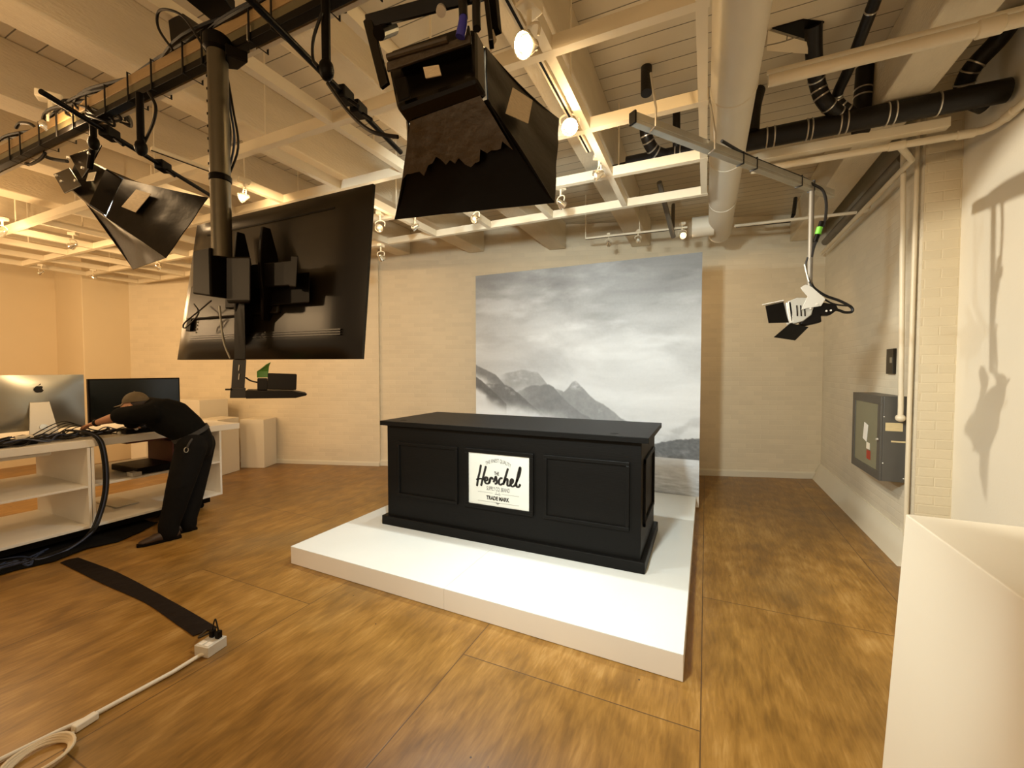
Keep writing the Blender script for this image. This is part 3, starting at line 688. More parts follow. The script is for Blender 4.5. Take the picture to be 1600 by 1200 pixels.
# yoke
for (p,q,w) in (((573,35),(762,-14),.035),((575,30),(602,135),.03),((757,-25),(768,70),.03)):
    Yp = .98
    MB().bar(PY(*p,Yp),PY(*q,Yp),.012,w,(0,-.3,1) if p[1]!=30 else (0,0,1)).build('yoke_bar', M_blackgloss, km, bevel=.002)
MB().cyl(PY(592,52,.96),PY(614,44,1.04),.018,14).build('yoke_knob', M_black, km)
MB().cyl(PY(689,18,.95),PY(690,14,.99),.013,12).build('bolt', M_alu2, km)
MB().cyl(PY(700,-5,1.02),V((PY(700,-5,1.02).x,SY,SZ)),.016,12).build('hanger', M_black, km)
tag(MB().tube([PY(719,58,.955),PY(723,38,.955),PY(724,26,.957)],[.0125,.012,.010],12).build('plug', M_blue, smooth=True),'blue power plug standing on the back of the big studio light','plug')
cable('black cable rising from the blue plug to the top frame edge',[PY(724,28,.957),PY(723,0,.97),PY(722,-40,.98)],.012)
cable('second black cable beside the blue plug',[PY(745,45,.96),PY(744,10,.97),PY(746,-40,.98)],.011)
tag(MB().bar(PY(776,50,1.03),PY(766,-60,1.03),.022,.02).build('steel_strut', M_black),'dark vertical support arm just right of the blue plug','support arm')
# left fixture
A2 = PY(100,290,1.12); B2 = PY(138,322,1.10); C2 = PY(166,262,1.16); D2 = PY(122,240,1.18)
FL = V((.72,.42,-.55))
outL = [PY(208,421,1.22),PY(259,403,1.18),PY(325,309,1.30),PY(250,300,1.45)]
kl, frL, cenL = studio('smaller black barn-door studio light hanging at the upper left',[A2,B2,C2,D2],FL,.10,[outL[0],outL[1],outL[2],outL[3]],None,(A2+B2)/2,.006,.012)
slab(kl,'bracket_plate',((83,272),(108,262),(126,290),(100,302)),(1.10,1.10,1.09,1.09),M_blackgloss,.006)
slab(kl,'bracket_plate',((108,243),(158,226),(140,262),(128,278)),(1.12,1.13,1.12,1.11),M_blackgloss,.006)
for x,y in ((90,275),(98,284),(108,247),(141,240),(131,263),(120,283),(146,232)):
    c = PY(x,y,1.10); MB().cyl(c,c+V((0,-.01,0)),.007,10).build('bolt', M_alu2, kl)
slab(kl,'foil_tab',((138,270),(150,268),(146,282),(134,283)),(1.08,1.08,1.08,1.08),M_galv,.004)
lb_ = onplane(((190,323),(212,332),(236,303),(213,296)),frL[1],frL[2],V(outL[2]),.014)
MB().quad(lb_[0],lb_[1],lb_[2],lb_[3],.002,0,2).build('paper_label', M_lbl, kl)
MB().cyl(PY(145,228,1.1),PY(140,262,1.12),.014,10).build('hanger', M_black, kl)
# ------------------------------------------------------------------ right strut with LED lamp
ra, rb = V((-.347,2.217,2.86)), V((.80,3.75,2.86))
ra.z = rb.z = 2.86
t = thing('steel_strut','galvanised steel strut hung diagonally under the duct','strut',(ra+rb)/2)
MB().bar(ra+V((0,0,.006)),rb+V((0,0,.006)),.041,.036).build('upper_channel', M_galv, t, bevel=.002)
MB().bar(ra+V((0,0,-.022)),rb+V((0,0,-.022)),.041,.018).build('lower_channel', M_galv, t, bevel=.002)
MB().bar(ra+V((0,0,-.010)),rb+V((0,0,-.010)),.030,.008).build('slot', M_black, t)
MB().bar(ra,ra+(ra-rb).normalized()*.012,.043,.062).build('end_cap', M_black, t, bevel=.002)
for f in (.06,.30):
    c = ra.lerp(rb,f)
    MB().tube([c+V((0,0,-.035)),c+V((.03,-.03,-.03)),c+V((.03,-.03,.06)),c+V((0,0,.26))],.006,6).build('hanger_hook', M_band, t)
for f in (.45,.52,.78,.86): 
    c = ra.lerp(rb,f); MB().bar(c-(rb-ra).normalized()*.004,c+(rb-ra).normalized()*.004,.047,.072).build('cable_tie', M_cable, t)
P1 = V((.643,3.53,2.84))
cable('black cable looping from the steel strut to the small spot light',[ra.lerp(rb,.34)+V((.02,0,.05)),ra.lerp(rb,.5)+V((.01,0,.03)),ra.lerp(rb,.8)+V((0,0,.035)),PY(1268,287,3.5),PY(1285,297,3.5),PY(1291,318,3.5),PY(1289,345,3.5),PY(1282,362,3.5),PY(1272,385,3.5),PY(1268,402,3.5)],.009)
tag(MB().cyl(PY(1281,355,3.49),PY(1278,366,3.49),.018,14).build('tape_wrap', M_green, smooth=True),'bright green tape band on the cable beside the drop rod','tape')
tag(MB().cyl(PY(1284,346,3.5),PY(1274,378,3.5),.0145,12).build('cable_connector', M_black, smooth=True),'black cable connector under the green tape band','connector')
sl = thing('spot_light','small grey spot light with open barn doors on a drop rod, right side','spot light',PY(1266,470,3.5),None)
MB().cyl(P1,PY(1265,448,3.5),.016,14).build('drop_rod', M_iron, sl, smooth=True)
c0 = PY(1264,470,3.5)
bar_ = MB().prism([PY(x,y,3.44) for x,y in ((1251,449),(1259,444.5),(1268,448),(1290,467),(1283,478),(1264,481),(1252,484),(1262,463),(1253,453))],(0,.008,0)).build('yoke_plate', mat('dull_plate',(.40,.38,.33),.5,.1), sl, bevel=.001)
MB().prism([PY(x,y,3.56) for x,y in ((1251,449),(1259,444.5),(1268,448),(1290,467),(1283,478),(1264,481),(1252,484),(1262,463),(1253,453))],(0,.008,0)).build('yoke_plate', M_galv, sl, bevel=.001)
ax = (PY(1225,488,3.42)-PY(1285,478,3.52)).normalized()
MB().prism([PY(x,y,3.45) for x,y in ((1231,471),(1245,465),(1262,465),(1272,478),(1268,492),(1255,502),(1240,506),(1235,502))],(0,.10,0)).build('lamp_body', M_greyfix, sl, bevel=.006)
MB().prism([PY(x,y,3.45) for x,y in ((1228,473),(1236,471),(1241,503),(1233,506))],(0,.10,0)).build('front_frame', M_alu2, sl, bevel=.003)
for k in range(3): MB().prism([PY(x,y,3.447) for x,y in ((1244+6*k,477),(1246+6*k,477),(1247+6*k,494),(1245+6*k,494))],(0,.003,0)).build('vent_slat', M_black, sl)
MB().prism([PY(x,y,3.46) for x,y in ((1266,480),(1284,472),(1307,476),(1310,483),(1298,492),(1283,492),(1284,503),(1262,508),(1250,507))],(0,.09,0)).build('rear_body', M_black, sl, bevel=.006)
for x,y in ((1266,482),(1276,475),(1291,486),(1298,485)): c = PY(x,y,3.44); MB().cyl(c,c+V((0,-.006,0)),.006,8).build('screw', M_alu2, sl)
bdr = [((1196,478),(1224,472),(1232,504),(1201,505)),((1235,505),(1263,511),(1242,532),(1209,527))]
MB().quad(*[PY(x,y,Y) for (x,y),Y in zip(bdr[0],(3.40,3.44,3.44,3.40))],.004,0,2).build('barn_door', M_black, sl)
MB().quad(*[PY(x,y,Y) for (x,y),Y in zip(bdr[1],(3.45,3.56,3.52,3.41))],.004,0,2).build('barn_door', M_black, sl)
MB().quad(*[PY(x,y,Y) for (x,y),Y in zip(((1191,476),(1225,469),(1224,474),(1200,477)),(3.44,3.44,3.56,3.56))],.004,0,2).build('barn_door', M_alu2, sl)
MB().tube(cr([PY(1283,490,3.5),PY(1305,484,3.5),PY(1320,488,3.5),PY(1331,487,3.5),PY(1330,480,3.5),PY(1312,470,3.5),PY(1290,462,3.5),PY(1272,450,3.5),PY(1267,440,3.5)],5),.009,8).build('power_lead', M_cable, sl, smooth=True)
cable('second black lead arching from the drop rod to the spot light rear',[PY(1262,402,3.47),PY(1259,415,3.47),PY(1263,435,3.47),PY(1275,456,3.47),PY(1300,474,3.47),PY(1330,478,3.47)],.006)
cable('short white safety wire beside the drop rod',[PY(1257,413,3.46),PY(1261,430,3.46),PY(1264,440,3.46)],.004,M_conduit)
# ------------------------------------------------------------------ riser, desk, sign
RZ = .145
r = thing('stage_riser','low white square stage platform under the black counter','platform',(-1.57,2.33,0))
sx_ = -1.568
yL, yR = 2.365, 2.283
def yf(x): return yL+(yR-yL)*(x+3.09)/3.005
for x0,x1 in ((-3.095,sx_-.001),(sx_+.001,-.085)):
    MB().hexa([(x0,yf(x0),.003),(x1,yf(x1),.003),(x1,5.24,.003),(x0,5.24,.003),(x0,yf(x0),RZ-.004),(x1,yf(x1),RZ-.004),(x1,5.24,RZ-.004),(x0,5.24,RZ-.004)]).build('platform_base', M_risershade, r, bevel=.001)
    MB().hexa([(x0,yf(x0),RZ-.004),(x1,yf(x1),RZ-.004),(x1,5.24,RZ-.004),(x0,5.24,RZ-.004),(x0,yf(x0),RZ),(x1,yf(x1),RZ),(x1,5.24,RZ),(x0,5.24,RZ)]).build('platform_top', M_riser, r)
DX0,DX1,DY0,DY1,DZ = -2.765,-.375,3.075,3.985,1.125
dk = thing('counter_desk','long black panelled counter standing on the white platform','desk',(-1.57,3.5,RZ))
bX0,bX1,bY0,bY1 = DX0+.045,DX1-.035,DY0+.035,DY1-.035
MB().box(bX0,bX1,bY0,bY1,RZ+.005,DZ-.045).build('body', M_desk, dk, bevel=.003)
m = MB().box(DX0,DX1,DY0,DY1,RZ,RZ+.085); m.build('plinth', M_desk, dk, bevel=.006)
MB().box(DX0-.005,DX1+.02,DY0-.01,DY1+.01,DZ-.042,DZ).build('desk_top', M_desk, dk, bevel=.003)
MB().box(bX0+.005,bX1-.005,bY0+.005,bY1-.005,DZ-.05,DZ-.041).build('sub_top', M_desk, dk)
for (x,y) in ((-.62,3.20),(-2.60,3.20)): MB().lathe((x,y,DZ),(0,0,1),[(.030,0),(.032,.002),(.026,.003),(.005,.001)],24).build('cable_grommet', M_black, dk)
def frame(name, x0,x1,z0,z1,y,w=.028,t=.018):
    m = MB()
    for a0,a1,c0,c1 in ((x0,x1,z1-w,z1),(x0,x1,z0,z0+w),(x0,x0+w,z0+w,z1-w),(x1-w,x1,z0+w,z1-w)): m.box(a0,a1,y-t,y,c0,c1)
    m.build(name, M_desk, dk, bevel=.004)
    MB().box(x0+w,x1-w,y-.004,y,z0+w,z1-w).build('panel', M_desk, dk)
yF = bY0
def fx(x,y): p = PY(x,y,yF); return p
l0 = fx(622,735).x; l1 = fx(716,745).x; r0 = fx(850,765).x; r1 = fx(984,775).x
zt = (fx(625,690).z+fx(853,712).z+fx(984,720).z)/3; zb = (fx(625,770).z+fx(716,789).z+fx(984,834).z)/3
frame('panel_moulding',l0,l1,zb,zt,yF); frame('panel_moulding',r0,r1,zb,zt,yF)
s0 = fx(733.5,750).x; s1 = fx(828,757).x; sz1 = (fx(735,705.5).z+fx(828,715).z)/2; sz0 = (fx(733.5,784).z+fx(827,799).z)/2
m = MB(); w=.035
for a0,a1,c0,c1 in ((s0-w,s1+w,sz1,sz1+w),(s0-w,s1+w,sz0-w,sz0),(s0-w,s0,sz0,sz1),(s1,s1+w,sz0,sz1)): m.box(a0,a1,yF-.022,yF,c0,c1)
m.build('sign_moulding', M_desk, dk, bevel=.004)
# side panel on the right end
m = MB(); y0s,y1s = bY0+.12,bY1-.12
for a0,a1,c0,c1 in ((y0s,y1s,zt-.03,zt),(y0s,y1s,zb,zb+.03),(y0s,y0s+.03,zb,zt),(y1s-.03,y1s,zb,zt)): m.box(bX1,bX1+.018,a0,a1,c0,c1)
m.build('panel_moulding', M_desk, dk, bevel=.003)
# sign
sg = thing('sign_board','white sign with black lettering framed on the counter front','sign',((s0+s1)/2,yF,sz0))
MB().box(s0,s1,yF-.012,yF-.001,sz0,sz1).build('board', M_sign, sg, bevel=.002)
SW, SH = s1-s0, sz1-sz0; yT = yF-.0125
def SP(u,v): return V((s0+SW*u, yT, sz0+SH*v))
def text(body, cu, cv, hgt, wid, m=M_ink, name='lettering', arc=0., bold=0.):
    cu_ = bpy.data.curves.new(name,'FONT'); cu_.body = body; cu_.size = 1; cu_.extrude = 0; cu_.offset = bold
    o = bpy.data.objects.new(name, cu_)
    C.objects.link(o); bpy.context.view_layer.update()
    dg = bpy.context.evaluated_depsgraph_get(); me = bpy.data.meshes.new_from_object(o.evaluated_get(dg))
    bpy.data.objects.remove(o); bpy.data.curves.remove(cu_)
    xs = [v.co.x for v in me.vertices]; ys = [v.co.y for v in me.vertices]
    x0,x1,y0,y1 = min(xs),max(xs),min(ys),max(ys)
    b = bmesh.new(); b.from_mesh(me)
    for v in b.verts:
        a_ = (v.co.x-x0)/(x1-x0)-.5; c_ = (v.co.y-y0)/(y1-y0)-.5
        X = cu*1.0+a_*wid/SW; Yv = cv+c_*hgt/SH + arc*(.25-a_*a_)*4
        ww = SP(X,Yv); v.co = ww - wloc(sg)
    b.to_mesh(me); b.free()
    r_ = bpy.data.objects.new(name, me); C.objects.link(r_); r_.parent = sg; me.materials.clear(); me.materials.append(m)
    # give the letters a sliver of thickness
    so = r_.modifiers.new('Solidify','SOLIDIFY'); so.thickness = .0008; so.offset = 0
    return r_
text('THE FINEST QUALITY',.50,.80,.036,SW*.42,M_inkg,arc=.075)
text('THE',.475,.635,.030,SW*.08,M_ink,bold=.03)
text('SUPPLY CO. BRAND',.50,.335,.034,SW*.38,M_inkg)
text('TRADE MARK',.495,.155,.034,SW*.38,M_ink,bold=.045)
# brush-script word, drawn as strokes (u,v in sign units)
def stroke(pts, r=.012, name='script_stroke'):
    P = cr([SP(u,v) for u,v in pts],7); m = MB()
    R=[]
    n=len(P); L=[]; Rr=[]
    top=[];bot=[]
    for i,p in enumerate(P):
        d=(P[min(i+1,n-1)]-P[max(i-1,0)]); d=V((d.x,0,d.z)).normalized() if d.length>1e-9 else V((1,0,0))
        q=V((-d.z,0,d.x)); w=r*(.75+.45*abs(d.z))
        if i in (0,n-1): w*=.5
        top.append(p+q*w); bot.append(p-q*w)
    for i in range(n-1):
        a_,b_,c_,d_=top[i],top[i+1],bot[i+1],bot[i]; e=V((0,-.001,0))
        m.hexa([a_,b_,c_,d_,a_+e,b_+e,c_+e,d_+e])
    for p in (P[0],P[-1]): pass
    return m
word = [
 [(.215,.775),(.19,.62),(.165,.50),(.145,.345)],                       # H left stem
 [(.30,.76),(.27,.62),(.24,.48),(.215,.36)],                        # H right stem
 [(.13,.475),(.20,.50),(.26,.495),(.30,.475),(.325,.50),(.315,.54),(.29,.535),(.28,.47),(.30,.425),(.34,.43),(.375,.50)], # bar into e
 [(.375,.54),(.36,.47),(.355,.43)], [(.36,.49),(.385,.545),(.405,.54),(.415,.51)],   # r
 [(.425,.46),(.45,.53),(.465,.575),(.475,.52),(.478,.455),(.445,.43)],   # s
 [(.575,.55),(.55,.56),(.52,.52),(.515,.46),(.54,.43),(.58,.46)],  # c
 [(.665,.76),(.635,.64),(.605,.52),(.585,.435)], [(.595,.47),(.63,.55),(.655,.55),(.655,.49),(.655,.44),(.68,.43),(.70,.46)],  # h
 [(.70,.46),(.735,.50),(.745,.54),(.725,.565),(.705,.52),(.705,.46),(.73,.425),(.77,.45),(.80,.52)], # e
 [(.80,.52),(.845,.66),(.86,.76),(.855,.80),(.835,.72),(.81,.58),(.795,.48),(.81,.43),(.84,.44),(.86,.49)], # l
]
W_ = MB()
for s_ in word:
    m_ = stroke(s_, .0085); me_ = bpy.data.meshes.new('x'); m_.b.to_mesh(me_); W_.b.from_mesh(me_); m_.b.free()
W_.build('script_word', M_ink, sg)
for u0,u1,v in ((.16,.41,.25),(.56,.84,.25),(.16,.84,.075)):
    MB().box(SP(u0,0).x,SP(u1,0).x,yT-.0006,yT,SP(0,v).z-.0008,SP(0,v).z+.0008).build('rule_line', M_inkg, sg)
for u,v,wd in ((.47,.265,.012),(.52,.265,.012),(.495,.235,.09),(.495,.068,.06),(.495,.050,.03)):
    c=SP(u,v); MB().box(c.x-wd*SW/2,c.x+wd*SW/2,yT-.0008,yT,c.z-.0022,c.z+.0022).build('ornament', M_ink, sg)
# ------------------------------------------------------------------ printed backdrop
bdX0,bdX1,bdY,bdZ0,bdZ1 = -2.975,-.055,5.25,.02,2.925
bd = thing('backdrop','tall backdrop printed with grey clouds and misty mountains','backdrop',((bdX0+bdX1)/2,bdY,bdZ0))
MB().box(bdX0,bdX1,bdY+.006,bdY+.04,bdZ0,bdZ1).build('backing_board', M_white, bd)
def fbm(x,y,o=5,lac=2.1,g=.5,sd=0):
    a_,f_,s_,n_=1,1,0,0
    for i in range(o):
        s_+=a_*noise.noise(V((x*f_,y*f_,sd+i*3.1))); n_+=a_; a_*=g; f_*=lac
    return s_/n_
def smooth(a_,b_,x): t_=max(0,min(1,(x-a_)/(b_-a_))); return t_*t_*(3-2*t_)
def mix(a_,b_,t_): return a_+(b_-a_)*t_
def ridge(pts,u):
    for i in range(len(pts)-1):
        if pts[i][0]<=u<=pts[i+1][0]:
            return mix(pts[i][1],pts[i+1][1],(u-pts[i][0])/(pts[i+1][0]-pts[i][0]))
    return 2.
def UVm(cx,cy):
    p = PY(730+.3417*cx, 380+.3417*cy, bdY)
    return ((p.x-bdX0)/(bdX1-bdX0), (bdZ1-p.z)/(bdZ1-RZ))
RG = {k:[UVm(*q) for q in pts] for k,pts in dict(
    far=[(100,640),(150,600),(190,588),(250,575),(320,585),(345,615),(380,660)],
    peak=[(430,690),(462,655),(480,630),(497,626),(522,652),(550,680),(600,730)],
    right=[(400,660),(480,695),(560,705),(620,730),(690,785),(735,815),(800,850)],
    main=[(200,690),(270,655),(310,648),(355,638),(395,655),(425,685),(470,735),(550,790),(600,830)],
    upleft=[(20,540),(35,548),(80,573),(130,598),(158,628),(175,650)],
    mid=[(60,640),(110,640),(150,638),(200,655),(235,682),(275,720),(335,770),(380,810)],
    lowleft=[(20,595),(38,605),(80,638),(130,682),(152,705),(180,730)]).items()}
RG['hill'] = [UVm(*q) for q in [(780,960),(850,917),(900,905),(960,895),(1010,892),(1075,890)]]
LAKE = UVm(950,984)[1]
def mural(u,v):      # u right, v down; grey value 0..1 (display)
    # sky
    c = mix(.56,.80,smooth(0,.36,v)); c = mix(c,.87,smooth(.35,.55,v)*(1-.25*u))
    c -= .11*smooth(.62,1.,u)*(1-smooth(.0,.45,v))
    w = fbm(u*2.2+1.3*fbm(u*2,v*3,3,sd=7),v*7.5,6,sd=3)
    c += w*.20*mix(1,.7,v)
    c += .10*smooth(.0,.4,fbm(u*3.5,v*10,5,sd=23))*(1-smooth(.25,.5,v))-.05*smooth(.0,.4,fbm(u*4,v*11,5,sd=33))*(1-smooth(.35,.55,v))
    # mountains, far to near; cloud eats them
    cl = fbm(u*7,v*9,6,sd=40)
    def mt(pts,col,c,fade,rough=.012,seed=0,cloudth=.12,xf=0.,xw=.05):
        r_ = ridge(pts,u)+rough*fbm(u*22,seed,4,sd=seed)
        if v>r_:
            tex = .05*fbm(u*26+v*14,v*30-u*10,5,sd=60+seed)+.03*fbm(u*60,v*40,3,sd=5)
            k = smooth(0,.008,v-r_)*(1-smooth(fade*.45,fade,v-r_-.05*cl))
            k *= 1-smooth(cloudth-.12,cloudth+.12,cl)
            k *= smooth(xf,xf+xw,u+.10*cl)
            return mix(c,col+tex,k)
        return c
    c = mt(RG['far'],.67,c,.13,.008,2,.25,.09,.10)
    c = mt(RG['peak'],.60,c,.16,.008,1,.25,.30,.06)
    c = mt(RG['right'],.60,c,.22,.010,7,.25,.33,.12)
    c = mt(RG['main'],.53,c,.26,.012,3,.25,.17,.14)
    c = mt(RG['upleft'],.52,c,.075,.008,4,.3,-.2,.05)
    c = mt(RG['mid'],.48,c,.16,.010,5,.28,.03,.09)
    c = mt(RG['lowleft'],.43,c,.08,.008,6,.3,-.2,.05)
    # low cloud bank
    b_ = smooth(.60,.68,v+.06*cl-.10*u)*(1-smooth(.30,.55,u+ .1*cl))
    c = mix(c,.93+.06*cl,b_*.9)
    c += .10*smooth(.60,.75,v)*fbm(u*9,v*12,5,sd=80)*smooth(.5,.8,u)
    c -= .10*smooth(.55,.95,u)*smooth(.02,.3,fbm(u*7,v*11,5,sd=90))*smooth(.62,.72,v)
    # right forested hill
    hr = ridge(RG['hill'],u)+.006*fbm(u*60,1,3,sd=11)
    if v>hr and v<LAKE:
        c = mix(c,.40+.10*fbm(u*70,v*90,4,sd=12)+.13*smooth(.02,.35,fbm(u*16,v*30,4,sd=13))*smooth(hr,LAKE,v),smooth(0,.006,v-hr))
    if v>=LAKE:
        c = mix(.82,.70,smooth(LAKE,1,v))+mix(.06,.20,smooth(LAKE,1,v))*fbm(u*30*(1.6-v),v*110,5,sd=14)*1.3
    return max(.2,min(.97,c))
nx_,nz_ = 300,300
me = bpy.data.meshes.new('printed_sheet'); vs=[];cols=[]
zt_ = RZ+.0
for j in range(nz_+1):
    for i in range(nx_+1):
        u,v=i/nx_,j/nz_; vs.append(V((bdX0+(bdX1-bdX0)*u,bdY,bdZ1+(RZ-bdZ1)*v))-wloc(bd))
        g_=mural(u,v); l_=g_**2.2
        cols.append((l_*.94,l_*1.0,l_*1.06,1))
fs=[(j*(nx_+1)+i,(j+1)*(nx_+1)+i,(j+1)*(nx_+1)+i+1,j*(nx_+1)+i+1) for j in range(nz_) for i in range(nx_)]
me.from_pydata(vs,[],fs); ca=me.color_attributes.new('print','FLOAT_COLOR','POINT')
ca.data.foreach_set('color',[q for c in cols for q in c])
Mm,nt,b=base('printed_mural'); at=nn(nt,'ShaderNodeVertexColor',layer_name='print'); 
gn=nn(nt,'ShaderNodeTexNoise'); gn.inputs['Scale'].default_value=90; mm=nn(nt,'ShaderNodeMix',data_type='RGBA',blend_type='OVERLAY'); mm.inputs[0].default_value=.08
nt.links.new(at.outputs[0],mm.inputs[6]); nt.links.new(gn.outputs['Fac'],mm.inputs[7]); nt.links.new(mm.outputs[2],b.inputs['Base Color']); b.inputs['Roughness'].default_value=.55
me.materials.append(Mm); o=bpy.data.objects.new('printed_sheet',me); C.objects.link(o); o.parent=bd
so=o.modifiers.new('Solidify','SOLIDIFY'); so.thickness=.002; so.offset=-1
# ------------------------------------------------------------------ white block at the right
m = MB().hexa([(.675,.2,.003),(1.55,.2,.003),(1.55,2.08,.003),(.652,2.08,.003),(.701,.2,1.05),(1.6,.2,1.05),(1.6,2.08,1.05),(.701,2.08,1.05)])
tag(m.build('display_plinth', M_ped, bevel=.004),'large cream-white plinth cut by the lower right frame corner','plinth')
# ------------------------------------------------------------------ fire hose cabinet
hc = thing('hose_cabinet','dark grey metal cabinet with glass door on the right wall','cabinet',(1.46,4.98,.65))
cx0,cx1,cy0,cy1,cz0,cz1 = 1.372,1.548,4.60,5.36,.645,1.375
MB().box(cx0+.012,cx1,cy0,cy1,cz0,cz1).build('body', M_cab, hc, bevel=.004)
dr = MB()
w=.075
for a0,a1,c0,c1 in ((cy0,cy1,cz1-w,cz1),(cy0,cy1,cz0,cz0+w),(cy0,cy0+w,cz0+w,cz1-w),(cy1-w,cy1,cz0+w,cz1-w)): dr.box(cx0-.006,cx0+.012,a0,a1,c0,c1)
door = dr.build('door', M_cab, hc, bevel=.003)
MB().box(cx0,cx0+.006,cy0+w,cy1-w,cz0+w,cz1-w).build('glass_pane', M_glass, door)
MB().obox((cx0-.002,4.98,1.02),(.003,.10,.16),Matrix.Rotation(.2,3,'X')).build('paper_notice', M_white, door)
MB().box(cx0-.004,cx0-.001,4.84,4.93,.78,.86).build('red_sticker', M_red, door)
MB().box(cx0-.004,cx0-.001,4.86,4.94,.87,.93).build('paper_tag', M_ped, door)
MB().cyl((cx0-.01,cy0+.03,1.0),(cx0-.024,cy0+.03,1.0),.01,10).build('latch', M_alu2, door)
MB().box(1.40,1.515,cy0-.003,cy0,1.08,1.15).build('nameplate', M_label2, hc)
for x,z in ((1.39,1.2),(1.39,.80),(1.53,.68)): MB().ball((x,cy0,z),.006,8).build('screw', M_alu2, hc)
MB().box(1.44,1.548,cy0-.004,cy0,.985,.998).build('slot_strip', M_label2, hc)
tag(MB().ball((1.475,4.53,1.20),.036,14,(1,1,.9)).build('pipe_elbow', M_pipew, smooth=True),'round cream elbow fitting joining the standpipe to the grey cabinet','fitting')
sw_ = thing('wall_switch','small dark switch box high on the right wall beside the standpipe','switch',(1.54,4.78,1.6))
swp = PX(1395,562,1.545)
MB().box(1.525,1.549,swp.y-.07,swp.y+.09,swp.z-.13,swp.z+.10).build('box_plate', M_tv, sw_, bevel=.003)
MB().box(1.520,1.525,swp.y-.05,swp.y-.01,swp.z-.03,swp.z+.02).build('toggle', M_galv, sw_)
# ------------------------------------------------------------------ pedestals at the back left
tag(MB().prism([(-6.89,4.38,.002),(-6.52,4.53,.002),(-6.67,4.86,.002),(-7.05,4.72,.002)],(0,0,.79)).build('pedestal', M_ped, bevel=.004),'square cream pedestal farthest right, standing against the back wall','pedestal','cream pedestals by the back wall')
tag(MB().prism([(-7.03,3.85,.002),(-6.62,3.88,.002),(-6.74,4.27,.002),(-7.15,4.24,.002)],(0,0,.85)).build('pedestal', M_ped, bevel=.004),'tall cream pedestal directly behind the shelving end','pedestal','cream pedestals by the back wall')
p3 = [PY(316,655,4.15),PY(377,655,4.15)]
tag(MB().box(-7.95,-7.25,3.98,4.42,.002,1.12).build('pedestal', M_ped, bevel=.004),'tallest cream pedestal rising behind the others below the television tray','pedestal','cream pedestals by the back wall')
tag(MB().box(-8.55,-8.1,3.65,4.1,.002,1.13).build('pedestal', M_ped, bevel=.004),'tall cream pedestal half hidden behind the bending person','pedestal','cream pedestals by the back wall')
# ------------------------------------------------------------------ shelving work table
TX0,TX1 = -6.30,-5.2
sh = thing('shelving_unit','long white open shelving unit on black casters at the left','shelving',(-5.75,1.6,0))
def shelf(y0,y1,z0,z1,name='shelf',x0=TX0,x1=TX1): return MB().box(x0,x1,y0,y1,z0,z1).build(name, M_white, sh, bevel=.002)
for (y0,y1) in ((-.6,1.915),(1.92,3.085)):
    shelf(y0,y0+.022,.125,.878,'side_panel'); shelf(y1-.022,y1,.125,.878,'side_panel')
    shelf(y0+.022,y1-.022,.125,.15,'bottom_shelf'); shelf(y0+.022,y1-.022,.505,.525,'shelf')
    shelf(y0+.022,y1-.022,.80,.878,'top_rail',TX0+.2,TX0+.22)
MB().box(TX0+.05,TX1-.06,-.5,2.98,.055,.122).build('plinth', M_black, sh)
for y in (1.0,2.9):
    for x in (TX1-.1,TX0+.1):
        c = MB(); c.cyl((x-.012,y,.03),(x+.012,y,.03),.029,16); c.build('caster_wheel', M_black, sh, smooth=True)
tag(MB().box(TX0-.25,TX1+.005,-.8,3.30,.882,.95).build('worktop', M_white, bevel=.003),'thick white worktop lying along the shelving unit','worktop')
# shelf contents
tag(MB().box(-5.95,-5.45,2.70,2.98,.527,.80).build('storage_box', M_stoves, bevel=.004),'dark red and grey box on the upper shelf behind the person','box')
bb_ = thing('equipment_case','black case lying on the middle shelf beside the person','case',(-5.5,2.3,.53))
MB().box(-5.75,-5.22,2.28,2.62,.535,.60).build('case_body', M_black, bb_, bevel=.01)
MB().box(-5.30,-5.19,2.22,2.30,.53,.57).build('clip', M_alu2, bb_, bevel=.002)
tag(MB().box(-6.06,-5.35,2.25,2.75,.845,.876).build('folded_board', M_stoves),'dark red flat board slid under the worktop','board')
tag(MB().box(-6.05,-5.6,2.25,2.45,.155,.162).build('paper_sheet', M_ped),'pale paper sheet on the bottom shelf','paper')
ns = thing('fluorescent_batten','pale tube fixture under the worktop at the left frame edge','batten',(-5.6,1.2,.85))
MB().cyl((-5.45,.4,.845),(-5.42,1.72,.845),.022,12).build('tube', M_white, ns, smooth=True)
# desktop computer, seen from behind
im = thing('desktop_computer','silver all-in-one computer seen from behind on the worktop','computer',(-5.7,1.73,.95))
iy0,iy1 = 1.405,2.068; iz0,iz1 = 1.035,1.553
G=[]
m=MB()
for i in range(17):
    G.append([])
    for j in range(17):
        u,w=i/16,j/16; bul=.05*(1-(2*u-1)**2)*(1-(2*w-1)**2)
        G[-1].append(V((-5.70+bul,iy0+(iy1-iy0)*u,iz0+(iz1-iz0)*w)))
b=m.b; vv=[[b.verts.new(p) for p in r_] for r_ in G]
for i in range(16):
    for j in range(16): b.faces.new((vv[i][j],vv[i+1][j],vv[i+1][j+1],vv[i][j+1]))
bk=[b.verts.new(p) for p in ((-5.712,iy0,iz0),(-5.712,iy1,iz0),(-5.712,iy1,iz1),(-5.712,iy0,iz1))]
b.faces.new([vv[i][0] for i in range(17)][::-1]+[bk[0],bk[1]]); b.faces.new([vv[16][j] for j in range(17)][::-1]+[bk[1],bk[2]])
b.faces.new([vv[16-i][16] for i in range(17)][::-1]+[bk[2],bk[3]]); b.faces.new([vv[0][16-j] for j in range(17)][::-1]+[bk[3],bk[0]]); b.faces.new(bk)
m.build('rear_shell', M_alu, im, smooth=True)
MB().box(-5.716,-5.7125,iy0+.01,iy1-.01,iz0+.07,iz1-.01).build('screen', M_screen, im)
m=MB(); yc=(iy0+iy1)/2
